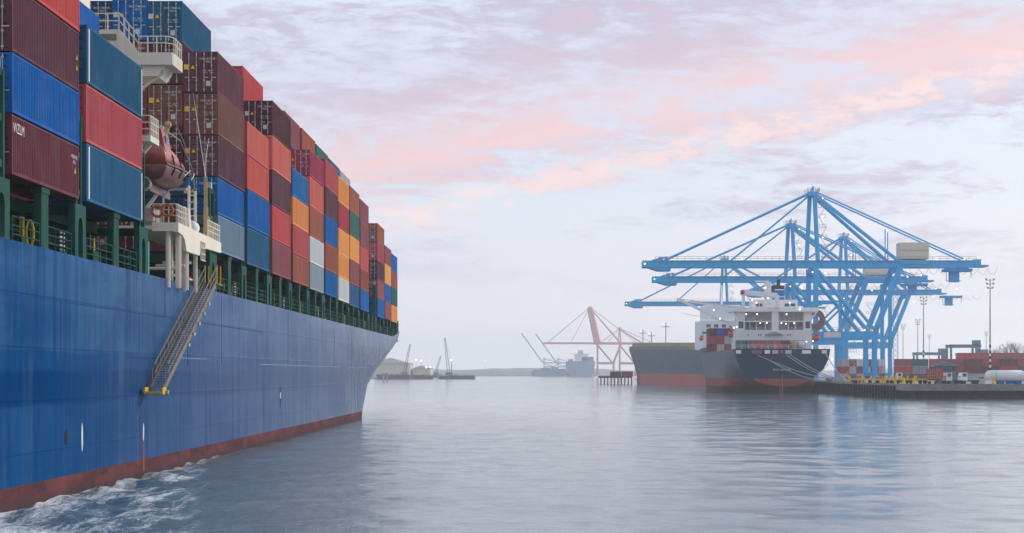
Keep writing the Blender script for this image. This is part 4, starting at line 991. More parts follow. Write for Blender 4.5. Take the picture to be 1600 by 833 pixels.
for x0, x1 in ((1168, 1171), (1173, 1181), (1184, 1193), (1234, 1242), (1246, 1253)): b1('window', x0, x1, 504.6, 510.5, 593.9, 593.995, plain('dim recess', (.20, .24, .24), .6), mid)
tw_ = b1('wing_deck', 1143, 1279, 480.5, 486.9, 589, 604, WHITE)
for sx, a in ((1, (1153, 1143)), (-1, (1266, 1277))): q0, q1 = L1(a[0], 500, 589.5), L1(a[1], 487, 589.5); MB().bar(q0, q1, .5, .5).build('wing_brace', WHITE, tw_)
b1('centre_column', 1206, 1216.5, 487, 521, 589.2, 589.99, WHITE, low)
br = b1('bridge_house', 1180, 1246, 468.5, 480.4, 592, 602, WHITE)
for x0, x1 in ((1181.5, 1185.5), (1187, 1191), (1226, 1233), (1235.5, 1242.5)): b1('window', x0, x1, 474.3, 478.8, 591.9, 591.995, GLASS, br)
b1('tower', 1192.5, 1224.5, 469, 480.4, 590.5, 591.99, WHITE)
mastp = b1('mast', 1196, 1205, 440.5, 468.4, 593, 596, WHITE); b1('radar_arm', 1180, 1201, 438.6, 440.4, 593.6, 594.4, WHITE, mastp)
fun = b1('funnel', 1211, 1225, 453, 479, 603, 611, paint('funnel blue', (.02, .18, .46), .45)); b1('funnel_top', 1206, 1226, 446, 452.9, 602.5, 611.5, BLK, fun)
b1('funnel_band', 1210.5, 1225.4, 452, 453.4, 602.4, 602.95, WHITE, fun); b1('exhaust', 1214.5, 1219, 436.5, 445.9, 605, 607, DARK, fun); b1('funnel_band', 1210.8, 1225.2, 463.2, 464.2, 602.6, 602.95, WHITE, fun)
pc = MB().bar(L1(1161.5, 481, 588), L1(1161.5, 457, 588), .9, .9).bar(L1(1161.5, 456.5, 588), L1(1214, 462, 588), 1.0, 1.5).bar(L1(1214, 480, 588), L1(1214, 461, 588), 1.2, 1.6).bar(L1(1193, 463, 588), L1(1209, 481, 588), .35, .35).bar(L1(1164, 459, 588), L1(1176, 473, 588), .3, .3)
pc.build('provision_crane', WHITE, s1); MB().ball(L1(1160.5, 456.5, 587), .65).build('crane_light', plain('red lamp housing', (.45, .04, .04)), s1)
dk = MB().bar(L1(1158, 517, 612), L1(1158, 484, 612), 2.4, 2.4).bar(L1(1153, 513, 612), L1(1058, 466.5, 612), .7, .8).build('deck_crane', WHITE, s1)
MB().path([L1(1156, 481, 612), L1(1058, 466.5, 612)], .10, 4).path([L1(1153, 505, 611), L1(1068, 490, 611)], .08, 4).build('crane_wire', GALV, dk)
MB().bar(L1(1176, 484, 622), L1(1078, 471, 622), .6, .8).bar(L1(1176, 512, 622), L1(1176, 472, 622), 2.2, 2.2).build('deck_crane', WHITE, s1)
MB().rail([L1(1148, 545, 565.6), L1(1296, 545, 565.6)], 1.1, .05, (1, .5), 2.0).build('stern_rail', WHITE, s1)
lamp = _cm['lampball']
for x, y in ((1166, 491), (1183, 491), (1188, 505), (1198, 504.5), (1221, 505), (1228, 506), (1241, 505), (1229, 491), (1175, 469.5), (1182, 473), (1234, 473), (1250, 483), (1260, 534), (1270, 533), (1196, 449.5), (1147, 512), (1151, 511), (1115, 484.5), (1125, 498), (1200, 466)): place(lamp, 'floodlight', WLAMP if x not in (1200, 1147) else LAMP, s1, L1(x, y, 588.4))
def far_boat(c, label, L=7, rz=0):
    t = thing('lifeboat', label, 'lifeboat', c, rz, 'orange lifeboats of the moored ships'); secs = []
    for i in range(9):
        u = i/8; f = max(.1, 1-abs(2*u-1)**2.6)**.6; secs.append([(1.15*f*math.cos(a), L*(u-.5), 1.1+1.05*f*math.sin(a)) for a in np.linspace(0, 6.2832, 11)[:-1]])
    loft(MB(), secs).build('hull', plain('orange red boat', (.55, .09, .06), .45), t, True); MB().box((-.7, -L*.4, 1.9), (.7, -L*.1, 2.6)).build('cockpit', plain('orange red boat', (.55, .09, .06)), t); return t
far_boat(PX(1143, 528, 604), 'orange lifeboat on the black ship beside its white house', 6); far_boat(PX(1275, 534, 596), 'orange lifeboat on the quay side of the black ship', 6)
far_boat(PX(1096, 533, 905), 'orange lifeboat on the grey hulled ship by its house', 6)
# its containers
X = 58.3
for i, c in enumerate(('green', 'mauve', 'crimson', 'mauve', 'rose red', 'maroon')):
    container(c, f'{c} container {"" if i == 0 else "number "+str(i+1)+" from the green end "}on the black ship\'s stern deck'.replace('number 2', 'second').replace('number 3', 'third').replace('number 4', 'fourth').replace('number 5', 'fifth').replace('number 6', 'sixth'), (X+1.22+(0 if i == 0 else .3), 569, 12.9), 6.06, S, level=3, group='containers on the black ship', mark=0); X += 2.5
for nm, x, colr in (('orange', 1239.5, (.62, .30, .10)), ('white', 1252, (.66, .67, .67))):
    p = PX(x, 545.5, 571); t = thing('tank_container', f'{nm} tank container in a blue frame on the black ship\'s stern', 'tank', (p.x, 571, 12.9), 0, 'tank containers')
    MB().tube((0, .15, 1.35), (0, 5.9, 1.35), 1.05, 16).ball((0, .2, 1.35), 1.0, 14, 8).build('tank', plain(nm+' tank', colr, .4), t, True)
    f = MB()
    for sx in (-1.16, 1.16):
        for yy in (0, 5.9): f.box((sx-.06, yy, 0), (sx+.06, yy+.14, 2.55))
        for zz in (0, 2.43): f.box((sx-.05, .15, zz), (sx+.05, 5.9, zz+.12))
    for zz in (0, 2.43): f.box((-1.1, 0, zz), (1.1, .14, zz+.12))
    f.build('frame', cpaint('bright blue'), t)
    MB().tube((0, -.05, .8), (0, .1, .8), .3, 10).build('valve_cover', GALV, t)
for i in range(3):
    for j, c in enumerate((('maroon', 'crimson', 'maroon'), ('beige', 'crimson', 'bright blue'), ('mauve', 'pale grey', 'maroon'))[i]):
        container(c, f'{c} container, {ORD[j]} tier of the {("outer", "middle", "inner")[i]} stack on the black ship\'s near side'.replace('near side', 'port side'), (58.3+2.5*i, 648, 12.9+j*2.65), 12.192, S, level=2, group='containers on the black ship')
# mooring lines
ROPE = plain('pale mooring rope', (.30, .36, .42), .8)
for i, (x0, y0, x1, Ye, lab) in enumerate(((1184, 555, 1311, 545, 'lowest long mooring rope from the black stern, starting furthest from the quay'), (1202, 563, 1296, 556, 'slack mooring rope under the lowest long one'), (1229, 555, 1308, 548, 'left of the paired mooring ropes off the black stern'), (1234, 554, 1316, 542, 'right of the paired mooring ropes off the black stern'), (1290, 552, 1318, 538, 'short mooring rope from the stern quarter of the black ship'))):
    a = PX(x0, y0, 564.7); b = PX(x1, 597, Ye); b.z = QZ+.35; b.x = 85.8+.5*(i % 2); m = MB(); pts = []
    for k in range(11): u = k/10; p = a.lerp(b, u); p.z -= 1.1*math.sin(math.pi*u)*(1 if i != 1 else 1.6); pts.append(p)
    m.path(pts, .13, 5); tag(m.build('mooring_rope', ROPE), lab, 'rope', 'mooring ropes of the black ship')

# ================================================================== GREY HULLED SHIP BEYOND
GRY = paint('grey hull paint', (.085, .125, .165), .5, .25, .25, .1, .2); PINK = paint('faded red antifouling', (.50, .16, .14), .6, .35, .35, .1, .2)
s2 = thing('moored_ship', 'grey hulled ship with red waterline, bow away, beyond the black ship', 'ship', (91.9, 866.5, 0), R(7.4))
def hb2(y, z):
    f = 12.0*(.55+.45*sst((y+2)/20)); yb = itp(z, [-2, 3, 9, 16], [180, 184, 200, 222]); ye = itp(z, [-2, 2, 6, 16], [252, 252, 244, 256])
    if y > yb: f *= max(0.0, 1-((min(y, ye)-yb)/(ye-yb))**2.0)
    return f
ys2 = list(np.linspace(0, 30, 8))+list(np.linspace(40, 256, 60))
r2_ = ship_hull(s2, [5.6, 8, 10, 12, 14, 16], ys2, hb2, GRY, 'hull', lambda y: 2.8*y/200, GRY); ship_hull(s2, [-2, 0, 2, 4, 5.6], ys2, hb2, PINK, 'boot_topping', None, PINK)
top = [(x, y, z-.2) for x, y, z in r2_[-1]]; MB().add(top+[(-x, y, z) for x, y, z in top[::-1]], [tuple(range(2*len(top)))]).build('deck', GREEND, s2)
TAN = paint('tan hatch sides', (.34, .29, .22), .7, .5, .4, .1, .25)
for k in range(6): y = 60+k*26.5; MB().box((-11.4, y, 15.6+.014*y), (11.4, y+26.0, 19.4+.0155*y)).build('hatch_block', TAN, s2)
m = MB()
for k in range(84): y = 58+k*2; m.box((-11.99, y, 15.9+.014*y), (-11.45, y+.5, 17.6+.014*y))
m.build('bulwark_stays', TAN, s2)['kind'] = 'stuff'
hs2 = MB().box((-11, 38, 15.8), (11, 54, 30)).box((-9, 40, 30.01), (9, 52, 37)).build('house', WHITE, s2)
for k in range(5): MB().box((-9+k*3.6, 37.9, 27), (-7+k*3.6, 37.98, 28.5)).build('window', GLASS, hs2)
MB().box((-11.2, 37.7, 24.2), (11.2, 37.95, 24.9)).build('deck_edge', DARK, hs2)
MB().box((-8, 42, 37.01), (8, 50, 37.6)).bar((0, 46, 38), (0, 46, 47), .8, .8).build('monkey_island', WHITE, hs2)
for y, h in ((215, 11), (150, 13), (190, 9)): mm = MB().tube((-6, y, 17), (-6, y, 19+h), .28, 6).bar((-8, y, 17+h), (-4, y, 17+h), .4, .4).build('deck_mast', GALV, s2); place(lamp, 'floodlight', WLAMP, mm, (-7.6, y-1, 18.2+h))

# ================================================================== ON THE QUAY
# stacked containers behind the apron, long sides to the water
qcols = [['maroon', 'crimson', 'mauve'], ['mauve', 'grey', 'green'], ['crimson', 'maroon', 'rose red'], ['mauve', 'crimson', 'crimson'], ['grey', 'maroon', 'maroon'], ['crimson', 'maroon', 'crimson'], ['maroon', 'crimson', 'maroon'], ['crimson', 'teal blue', 'crimson'], ['maroon', 'mauve', 'crimson']]
QW = ['first', 'second', 'third', 'fourth', 'fifth', 'sixth', 'seventh', 'eighth', 'ninth']
for i, cs in enumerate(qcols):
    for j, c in enumerate(cs):
        container(c, f'{c} container, {ORD[j]} tier, {QW[i]} quay stack counting inland from the cranes', (126.2+i*6.2, 690+2.4*(i % 2), QZ+.01+j*2.6), 6.06, S, R(-90), 2, 'containers stacked on the quay')
for i in range(6):
    for j, c in enumerate([('pale grey', 'crimson', 'pale grey'), ('mauve', 'pale grey', 'crimson'), ('pale grey', 'mauve', 'white'), ('crimson', 'pale grey', 'mauve'), ('pale grey', 'crimson', 'pale grey'), ('mauve', 'pale grey', 'white')][i]):
        container(c, f'{c} container end-on, {ORD[j]} tier, {QW[i]} stack behind the crane legs', (110.5+i*2.6, 700, QZ+.01+j*2.6), 12.192, S, 0, 2, 'containers stacked on the quay')
bk = [['crimson', 'mauve', 'crimson', 'rose red'], ['maroon', 'crimson', 'rose red', 'crimson'], ['mauve', 'maroon', 'crimson', 'mauve'], ['crimson', 'crimson', 'maroon', 'rose red']]
for i, cs in enumerate(bk):
    for j, c in enumerate(cs): container(c, f'{c} container, {ORD[j]} tier of the tall back block, {QW[i]} stack from the picture edge', (196-i*12.6, 735, QZ+.01+j*2.6), 12.192, S, R(-90), 1, 'containers stacked on the quay')
# gatehouse with hipped roof
BLDG = paint('grey blue gatehouse', (.16, .21, .25), .6, .3, .3); ROOF = plain('blue grey roof', (.075, .12, .16), .6)
p = PX(1480, 600, 492); gh = thing('gatehouse', 'grey blue gatehouse with a hipped roof on the quay', 'building', (p.x, 492, QZ))
MB().box((-2.4, 0, 0), (2.3, 4.6, 4.6)).build('wall', BLDG, gh); rf = MB()
rf.add([(-3.2, -.8, 4.6), (3.1, -.8, 4.6), (3.1, 5.4, 4.6), (-3.2, 5.4, 4.6), (-.7, 1.7, 5.7), (.7, 1.7, 5.7), (.7, 2.9, 5.7), (-.7, 2.9, 5.7)], [(0,1,5,4),(1,2,6,5),(2,3,7,6),(3,0,4,7),(4,5,6,7),(3,2,1,0)]); rf.build('roof', ROOF, gh)
for k in range(4): MB().box((-2.2+k*1.1, -.06, 3.3), (-1.3+k*1.1, -.005, 4.3)).build('window', GLASS, gh)
MB().box((2.31, .6, 0), (4.9, 3.8, 2.5)).build('side_block', BLDG, gh); MB().box((2.32, .4, 2.51), (5.1, 4.0, 2.7)).build('side_roof', ROOF, gh)
p = PX(1532, 600, 500); sb = thing('storage_block', 'low pale grey block behind the white tank on the quay', 'building', (p.x, 500, QZ)); MB().box((-1.9, 0, 0), (2.0, 4, 2.6)).build('wall', cpaint('pale grey'), sb); MB().box((-.4, -.05, 1.4), (.1, -.003, 1.8)).box((.25, -.05, 1.4), (.75, -.003, 1.8)).build('window', GLASS, sb)
MB().box((-2.1, -.2, 2.61), (2.2, 4.2, 2.75)).build('roof', cpaint('grey'), sb)
# container on a chassis
def wheel(m, x, y, r=.5, w=.3): m.tube((x-w/2, y, r), (x+w/2, y, r), r, 12)
p = PX(1455, 600, 478); ch = thing('container_trailer', 'wheeled trailer chassis under the brown container at the quay edge', 'trailer', (p.x, 478, QZ), R(-28))
MB().box((-.6, .2, .9), (-.3, 6.0, 1.15)).box((.3, .2, .9), (.6, 6.0, 1.15)).box((-1.1, .2, 1.16), (1.1, .5, 1.28)).box((-1.1, 5.6, 1.16), (1.1, 5.9, 1.28)).build('chassis', DARK, ch)
for x in (-.95, .95):
    for y in (1.0, 2.2): w_ = MB(); wheel(w_, x, y); w_.build('wheel', DARK, ch)
MB().box((-1.0, .05, .75), (1.0, .15, 1.05)).build('bumper', YELLOW, ch); MB().box((-.2, 5.0, 0), (.2, 5.2, .9)).build('landing_leg', DARK, ch)
container('rust brown', 'rust brown container standing on a wheeled trailer at the quay edge', (p.x, 478, QZ+1.29), 6.06, S, R(-28), 3, 'containers stacked on the quay')
# white tank on blue saddles
p = PX(1571, 600, 466); tk = thing('storage_tank', 'white cylindrical tank on blue saddles at the quay edge', 'tank', (p.x, 466, QZ))
MB().tube((-3.7, 0, 2.15), (3.7, 0, 2.15), 1.35, 24).ball((-3.7, 0, 2.15), 1.3, 16, 8).ball((3.7, 0, 2.15), 1.3, 16, 8).build('shell', paint('clean white tank paint', (.82, .83, .84), .5, .1, .05, 0, .4), tk, True)
MB().tube((-2.55, 0, 2.15), (-2.40, 0, 2.15), 1.38, 24).build('band', GALV, tk)
for x in (-1.2, 1.0, 2.9): MB().prism([(x-.75, 0), (x+.75, 0), (x+.75, .95), (x-.75, .95)], 'y', -1.0, 1.0).build('saddle', cpaint('bright blue'), tk)
MB().box((-4.6, -1.2, 0), (-3.2, 1.2, 1.0)).build('skid', WHITE, tk)
# yard tractors
def tractor(px, Y, rz, label):
    p = PX(px, 600, Y); t = thing('yard_tractor', label, 'truck', (p.x, Y, QZ), rz, 'white yard tractors')
    MB().prism([(-.2, .9), (1.5, .9), (1.5, 1.9), (1.2, 2.9), (-.2, 2.9)], 'x', -1.1, 1.1).build('cab', WHITE, t); MB().box((-1.0, -3.4, .7), (1.0, -.25, 1.0)).build('frame', DARK, t)
    MB().box((-1.0, 1.52, 1.9), (1.0, 1.56, 2.0)).box((-1.12, .1, 1.9), (-1.105, 1.1, 2.7)).build('window', GLASS, t); MB().box((-1.0, 1.3, .4), (1.0, 1.9, .9)).build('bumper', DARK, t)
    for x in (-.95, .95):
        for y in (.7, -2.6): w_ = MB(); wheel(w_, x, y); w_.build('wheel', DARK, t)
tractor(1483, 484, R(110), 'white yard tractor in front of the gatehouse door'); tractor(1508, 486, R(100), 'white cab yard tractor between gatehouse and low grey block'); tractor(1408, 560, R(90), 'white yard tractor behind the yellow trailers')
# yellow cart trailers, bollards, cones
def cart(px, Y, label, rz):
    p = PX(px, 600, Y); t = thing('cart_trailer', label, 'trailer', (p.x, Y, QZ), rz, 'yellow cart trailers on the apron')
    MB().box((-1.2, -5.8, 1.0), (1.2, 5.8, 1.35)).build('bed', YELLOW, t)
    for y in (-5.6, -2, 2, 5.6): MB().prism([(-1.3, 1.351), (-1.0, 1.351), (-1.15, 2.1)], 'y', y-.2, y+.2).prism([(1.0, 1.351), (1.3, 1.351), (1.15, 2.1)], 'y', y-.2, y+.2).build('corner_guide', YELLOW, t)
    for x in (-.8, .8):
        for y in (-4.4, -3.2, 4.0): w_ = MB(); wheel(w_, x, y); w_.build('wheel', DARK, t)
cart(1396, 492, 'yellow cart trailer closest to the corner of the quay', R(82)); cart(1418, 500, 'yellow cart trailer beside the brown container', R(76)); cart(1360, 520, 'yellow cart trailer under the tallest crane', R(88)); cart(1384, 508, 'yellow cart trailer in the middle of the row', R(80))
bol = MB().tube((0, 0, 0), (0, 0, .75), .26, 10).tube((0, 0, .751), (0, 0, .95), .38, 10, .30).mesh('bollard'); bol.materials.append(YELLOW)
for i in range(9):
    o = link('mooring_bollard', bol); o.location = (86.4, 472+i*14, QZ+.003); tag(o, f'yellow mooring bollard on the quay edge, {QW[i]} from the corner', 'bollard', 'yellow bollards along the quay edge')
cone = MB().tube((0, 0, 0), (0, 0, 1.9), .55, 10, .12).box((-.6, -.6, 0), (.6, .6, .08)).mesh('marker_cone'); cone.materials.append(YELLOW)
for px, Y, lab in ((1428, 474, 'tall yellow marker cone beside the brown container'), (1552, 458, 'yellow marker cone in front of the white tank'), (1412, 470, 'yellow marker cone at the quay corner by the trailers')):
    o = link('marker_cone', cone); q = PX(px, 600, Y); o.location = (q.x, Y, QZ+.003); tag(o, lab, 'cone', 'yellow marker cones')
# people in high-visibility jackets: one continuous body each
def person(px, Y, rz, label):
    q = PX(px, 600, Y); secs = []
    t = thing('person', label, 'person', (q.x, Y, QZ), rz, 'dock workers')
    prof = [(.0, .13), (.05, .12), (.45, .11), (.85, .17), (1.0, .19), (1.2, .20), (1.4, .23), (1.48, .12), (1.54, .075), (1.6, .10), (1.7, .115), (1.78, .06)]
    body = MB(); loft(body, [[(r*1.15*math.cos(a), r*.75*math.sin(a), z) for a in np.linspace(0, 6.2832, 9)[:-1]] for z, r in prof]); 
    body.build('body', plain('dark work clothes', (.03, .035, .05), .8), t, True)
    loft(MB(), [[(r*1.2*math.cos(a), r*.85*math.sin(a), z) for a in np.linspace(0, 6.2832, 9)[:-1]] for z, r in ((.8, .19), (1.0, .21), (1.2, .22), (1.4, .24), (1.46, .15))]).build('jacket', plain('hi-vis jacket', (.70, .38, .03), .7), t, True)
    MB().ball((0, 0, 1.74), .13, 8, 5).build('helmet', WHITE, t)
for px, Y, lab in ((1318, 552, 'dock worker in a yellow jacket by the stern mooring ropes'), (1342, 530, 'dock worker in a yellow jacket near the crane legs'), (1349, 525, 'dock worker in a yellow jacket walking beside the first yellow trailer')): person(px, Y, .4, lab)
# clutter of gear by the crane feet
for i, (px, Y, c, w, h, lab) in enumerate(((1325, 566, 'red', 2.4, 1.6, 'red gear box by the crane legs'), (1335, 548, 'orange', 2.2, 1.2, 'orange gear box by the crane legs'), (1352, 540, 'navy', 3.0, 1.8, 'dark gear box by the crane legs'), (1372, 536, 'orange', 2.6, 1.0, 'low orange gear box behind the yellow trailers'), (1302, 580, 'navy', 2.6, 1.3, 'dark gear box near the mooring ropes'))):
    q = PX(px, 600, Y); t = thing('gear_box', lab, 'box', (q.x, Y, QZ), .2*i, 'gear boxes on the apron'); MB().box((-w/2, 0, .12), (w/2, 1.6, h)).build('body', cpaint(c), t); MB().box((-w/2-.05, -.05, h+.002), (w/2+.05, 1.65, h+.12)).build('lid', cpaint(c), t); MB().box((-w/2, .1, 0), (-w/2+.3, 1.5, .119)).build('skid', DARK, t); MB().box((w/2-.3, .1, 0), (w/2, 1.5, .119)).build('skid', DARK, t)
rg = random.Random(9)
for i in range(14):
    px = 1306+i*5.6+rg.uniform(-2, 2); Y = 560-5.2*i+rg.uniform(0, 14); q = PX(px, 600, Y); c = rg.choice(['orange', 'crimson', 'navy', 'white', 'bright blue', 'grey'])
    t = thing('gear_crate', f'{c} gear crate on the apron, {["first", "second", "third", "fourth", "fifth", "sixth", "seventh", "eighth", "ninth", "tenth", "eleventh", "twelfth", "thirteenth", "last"][i]} from the ship towards the quay corner', 'crate', (max(88.5, q.x), Y, QZ), rg.uniform(-.5, .5), 'gear crates on the apron'); w, h = rg.uniform(.8, 1.8), rg.uniform(.8, 1.9)
    MB().box((-w/2, 0, .1), (w/2, 1.2, h)).build('body', cpaint(c), t); MB().box((-w/2, .05, 0), (w/2, .2, .099)).build('runner', DARK, t); MB().box((-w/2, 1.0, 0), (w/2, 1.15, .099)).build('runner', DARK, t)
# floodlight masts, the near ones banded black and white at the foot
def mast(px, top, h, label, banded):
    Y = (h-EYE)*FPX/(HZ-top); p = PX(px, 0, Y); t = thing('light_mast', label, 'light mast', (p.x, Y, QZ), 0, 'floodlight masts of the terminal'); H = h-QZ; r = .26 if banded else .3
    z = 0.0
    if banded:
        for k in range(14): MB().tube((0, 0, z), (0, 0, z+.9), r*1.25, 8).build('band', MARKW if k % 2 else DARK, t); z += .9
    MB().tube((0, 0, z), (0, 0, H), r, 8, r*.6).build('pole', GALV, t)
    for k in range(3):
        zz = H-.4-k*1.3; MB().bar((-1.3+.2*k, 0, zz), (1.3-.2*k, 0, zz), .16, .16).build('cross_arm', GALV, t)
        for s in (-1, 1): MB().box((s*(1.2-.2*k)-.3, -.35, zz+.09), (s*(1.2-.2*k)+.3, .1, zz+.55)).build('lamp_head', GALV, t)
mast(1547, 436, 35.5, 'tall light mast with black and white foot, behind the white tank', True); mast(1443, 464, 35.5, 'light mast with black and white foot behind the brown container', True)
mast(1434, 499, 35.5, 'plain light mast just left of the banded one by the brown container', False); mast(1411, 507, 35.5, 'plain light mast standing nearest the crane tails', False); mast(1452, 523, 35.5, 'faint distant light mast right of the banded one by the brown container', False); mast(1541, 518, 35.5, 'faint distant light mast beside the tall banded one', False)
# yard gantries
YG = paint('grey blue yard gantry paint', (.14, .24, .31), .5, .3, .3, 0, .2)
def yard_gantry(x0, x1, ytop, Y, label):
    a = PX(x0, ytop, Y); b = PX(x1, ytop, Y); t = thing('yard_gantry', label, 'gantry', (a.x, Y, QZ), 0, 'yard gantries behind the container stacks'); w = b.x-a.x; h = a.z-QZ
    for x in (0, w*.86):
        for y in (0, 8): MB().bar((x, y, .5), (x, y, h-.9), .8, .8).build('leg', YG, t)
        MB().bar((x, -1, .6), (x, 9, .6), .9, 1.0).build('wheel_beam', YG, t)
    for y in (0, 8): MB().bar((-.6, y, h-.2), (w, y, h-.2), .9, 1.3).build('beam', YG, t)
    MB().box((w*.80, -1, h+.5), (w*.97, 6, h+2.2)).build('engine_house', YG, t); MB().box((w*.87, 1, h-3.4), (w, 4, h-.9)).build('cab', YG, t)
yard_gantry(1486, 1533, 540, 800, 'tallest yard gantry, grey blue, over the stacks behind the gatehouse'); yard_gantry(1433, 1479, 552, 900, 'low yard gantry behind the brown trailer container'); yard_gantry(1500, 1545, 553, 960, 'far yard gantry seen through the legs of the tallest one')
# bare trees beyond the yard
BARK = plain('bare bark', (.10, .085, .075), .9)
def tree(px, Y, h, label, seed):
    p = PX(px, 600, Y); t = thing('bare_tree', label, 'tree', (p.x, Y, QZ), 0, 'bare trees beyond the yard'); r = random.Random(seed); tr, cr = MB(), MB()
    tr.tube((0, 0, 0), (0, 0, h*.42), h*.022, 6, h*.014)
    def grow(p, d, L, rad, lev):
        q = p+d*L; (tr if lev < 1 else cr).tube(p, q, rad, 4, rad*.6, False)
        if lev >= 4: return
        for k in range(4 if lev < 2 else 3): grow(p.lerp(q, .55+.45*r.random()), (d+Vector((r.uniform(-1, 1), r.uniform(-1, 1), r.uniform(-.15, .7)))*.75).normalized(), L*r.uniform(.55, .8), rad*.55, lev+1)
    for k in range(5): grow(Vector((0, 0, h*(.2+.05*k))), Vector((r.uniform(-.7, .7), r.uniform(-.7, .7), 1)).normalized(), h*.28, h*.011, 0)
    tr.build('trunk', BARK, t); cr.build('crown', BARK, t)
for i, (px, h, lab) in enumerate(((1562, 15, 'smallest bare tree just right of the tall light mast'), (1580, 18, 'bare tree in the middle of the three beyond the stacks'), (1597, 19, 'bare tree at the picture edge beyond the stacks'))): tree(px, 900+i*12, h, lab, i)

# ================================================================== FAR SIDE OF THE BASIN
# piled pier with containers
pr = thing('pier', 'dark piled timber pier in front of the hazy red crane', 'pier', (42, 1060, 0)); MB().box((-8, 0, 3.2), (9.5, 40, 4.2)).build('pier_deck', CONCD, pr)
for i in range(10): MB().tube((-7.6+i*1.85, -.3, -1.5), (-7.6+i*1.85, -.3, 4.0), .34, 7).build('pile', DARK, pr)
for i, c in enumerate(('maroon', 'crimson')): container(c, f'{c} container lying on the piled pier by the grey bow', (42.5+i*6.3-3, 1064, 4.21), 6.06, S, R(-90), 1, 'containers on the pier')
# far ships
FAR = paint('hazed far hull', (.13, .22, .33), .5, .2, .2, 0, .1)  # dark hulls coloured paler and bluer, haze mixed into the paint
def far_ship(px0, px1, Y, deck, label, houses, cols):
    a = PX(px0, 590, Y).x; b = PX(px1, 590, Y).x; t = thing('distant_ship', label, 'ship', ((a+b)/2, Y, 0), 0, 'hazy ships across the basin'); w = (b-a)/2
    f = lambda y, z: w*(.72+.28*min(1, z/8))*(1-.0*y)
    MB().add([(s*f(0, z), 0, z) for z in (-1, 5, deck) for s in (-1, 1)]+[(s*w, 160, z) for z in (-1, 5, deck) for s in (-1, 1)], [(0,1,3,2),(2,3,5,4),(0,2,8,6),(2,4,10,8),(1,7,9,3),(3,9,11,5),(4,5,11,10)]).build('hull', FAR, t)
    for x0, x1, z0, z1, m_ in houses: MB().box((x0*w, 12, z0), (x1*w, 30, z1)).build('house', m_, t)
    return t
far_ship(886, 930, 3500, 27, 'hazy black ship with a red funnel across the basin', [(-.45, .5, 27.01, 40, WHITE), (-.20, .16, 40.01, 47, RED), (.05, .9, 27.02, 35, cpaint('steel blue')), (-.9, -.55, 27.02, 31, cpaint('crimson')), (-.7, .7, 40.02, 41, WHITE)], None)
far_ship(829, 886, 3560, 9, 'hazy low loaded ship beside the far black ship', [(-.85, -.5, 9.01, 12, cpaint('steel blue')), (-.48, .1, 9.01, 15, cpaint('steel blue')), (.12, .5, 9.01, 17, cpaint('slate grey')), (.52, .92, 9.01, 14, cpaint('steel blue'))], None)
# left bank: barges, sheds, crawler cranes
SHED = paint('pale shed cladding', (.66, .58, .49), .7, .3, .3, 0, .1); BARGE = plain('dark barge side', (.03, .055, .075), .7)
def barge(px0, px1, Y, h, label):
    a, b = PX(px0, 0, Y).x, PX(px1, 0, Y).x; t = thing('barge', label, 'barge', ((a+b)/2, Y, 0), 0, 'barges along the far bank'); w = (b-a)/2
    MB().prism([(-w, -.5), (w, -.5), (w, h), (-w+1, h)], 'y', 0, 12).build('hull', BARGE, t); MB().rail([(-w+1, .2, h), (w, .2, h)], 1.2, .12, (1, .5), 4).build('rail', GALV, t); MB().box((-w*.6, 3, h+.002), (-w*.2, 8, h+2.4)).build('deckhouse', SHED, t)
for a_ in ((588, 640, 1880, 4.2, 'longest dark barge on the far bank, by the blue ship\'s bow'), (642, 676, 1890, 3.8, 'dark barge between the two lattice cranes'), (684, 700, 1900, 3.0, 'short low barge under the tallest lattice crane'), (701, 742, 1910, 3.5, 'dark barge at the open end of the far bank')): barge(*a_)
def shed(px0, px1, Y, h, label, ridge):
    a, b = PX(px0, 0, Y).x, PX(px1, 0, Y).x; t = thing('warehouse', label, 'building', (a, Y, 0), 0, 'pale sheds on the far bank'); w = b-a
    MB().box((0, 0, 0), (w, 60, h)).build('wall', SHED, t); MB().prism([(-1, h+.01), (w+1, h+.01), (w*.45, h+ridge)], 'y', -1, 61).build('roof', plain('pale roof', (.62, .60, .58), .7), t)
    for k in range(max(1, int(w/7))): MB().box((2+k*7, -.1, 0), (5.5+k*7, -.005, 4.5)).build('loading_door', plain('dark door', (.10, .11, .12), .7), t)
shed(585, 640, 2050, 16, 'large pale warehouse on the far bank by the blue bow', 6); shed(646, 672, 2070, 11, 'smaller pale shed on the far bank between the lattice cranes', 3)
LAT = plain('weathered lattice steel', (.10, .13, .15), .6)
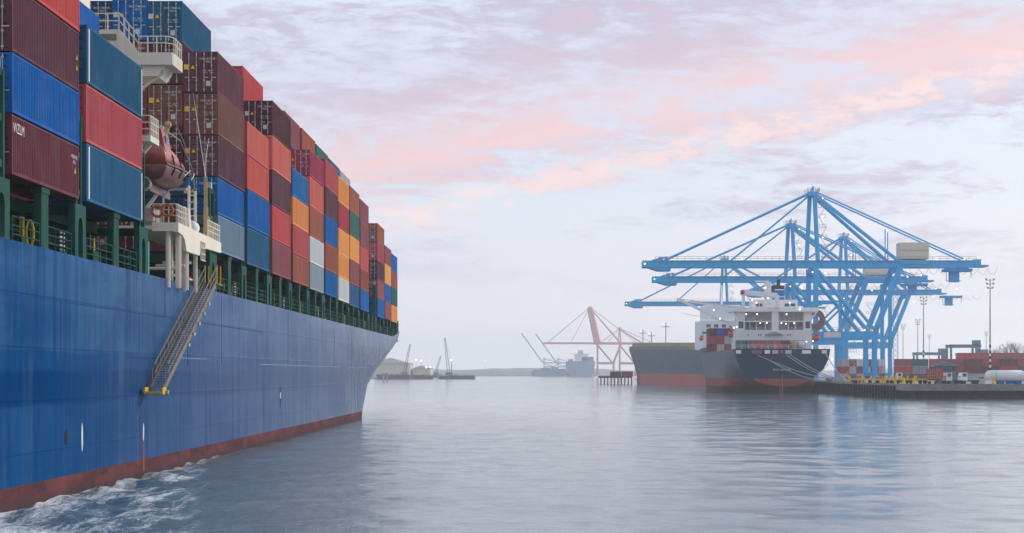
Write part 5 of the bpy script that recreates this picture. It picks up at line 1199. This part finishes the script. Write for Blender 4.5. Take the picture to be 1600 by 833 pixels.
def lattice_crane(px, y0, pxt, yt, Y, label):
    a, b = PX(px, y0, Y), PX(pxt, yt, Y); t = thing('lattice_crane', label, 'crane', (a.x, Y, 0), 0, 'lattice cranes on the far bank'); d = b-Vector((a.x, Y, 0)); base = Vector((0, 0, 6))
    j = MB(); top = Vector((d.x, 0, d.z)); n = 12
    for s in ((-1, -1), (1, -1), (1, 1), (-1, 1)): j.tube(base+Vector((s[0]*1.4, s[1]*1.4, 0)), top+Vector((s[0]*.5, s[1]*.5, 0)), .2, 4)
    for k in range(n):
        for s in (-1, 1):
            q = 1.4-.9*k/n; j.tube(base.lerp(top, k/n)+Vector((s*q, -q, 0)), base.lerp(top, (k+1)/n)+Vector((-s*q, -q, 0)), .12, 4)
    j.build('jib', LAT, t); MB().box((-3, -2.5, 2.6), (4, 2.5, 6.5)).build('cab', LAT, t); MB().box((-3.4, -3, 0.5), (3.4, 3, 2.59)).build('undercarriage', DARK, t)
    MB().tube((2.5, 0, 6.5), (3.5, 0, 15), .3, 5).tube((3.5, 0, 15), top, .09, 4).build('mast', LAT, t)
lattice_crane(631, 590, 641, 538, 1930, 'lattice crane nearest the blue ship\'s bow on the far bank'); lattice_crane(701, 590, 695, 528, 1935, 'tallest lattice crane on the far bank'); lattice_crane(680, 590, 689, 556, 2200, 'small distant lattice crane left of the tallest one')
for i, (px, y, Y) in enumerate(((650, 563, 2020), (658, 564, 2040), (705, 563, 2100), (758, 563, 3950), (666, 574, 2000), (672, 574, 2010))):
    q = PX(px, y, Y); t = thing('lamp_post', ['lamp post with a lit head, first on the far bank', 'lamp post with a lit head, second on the far bank', 'lit lamp post right of the tallest lattice crane', 'lone lit lamp post on the distant shore', 'low lit lamp post by the small shed', 'low lit lamp post beside the small shed corner'][i], 'lamp post', (q.x, Y, 1.0), 0, 'lit lamp posts on the far bank')
    MB().tube((0, 0, 0), (0, 0, q.z-1.6), .2, 6).build('post', GALV, t); MB().ball((0, 0, q.z-1.0), .75, 8, 5).build('lamp', WLAMP, t)
p2d = thing('mooring_dolphin', 'twin piled mooring dolphin standing off the long dark barge', 'dolphin', (PX(602, 0, 1330).x, 1330, 0), 0)
for x in (-1.6, 1.6): MB().tube((x, 0, -1), (x*.7, 0, 5), .5, 8).build('pile', GALV, p2d)
MB().box((-2, -1.2, 5.01), (2, 1.2, 5.7)).build('cap', CONC, p2d)

# ================================================================== HAZE
hz = MB().box((-2500, -520, -7), (2500, 5250, 86)).mesh('haze'); hz_ob = link('haze', hz); tag(hz_ob, kind='stuff')
hm = bpy.data.materials.new('morning haze'); hm.use_nodes = True; hm.node_tree.nodes.clear()
pv = hm.node_tree.nodes.new('ShaderNodeVolumePrincipled'); pv.inputs['Color'].default_value = (.94, .975, 1, 1); pv.inputs['Density'].default_value = 1.8e-4; pv.inputs['Anisotropy'].default_value = .62
ho = hm.node_tree.nodes.new('ShaderNodeOutputMaterial'); hm.node_tree.links.new(pv.outputs[0], ho.inputs['Volume'])
hz.materials.append(hm)
for o in scene.objects:
    if o.get('_w') is not None: del o['_w']
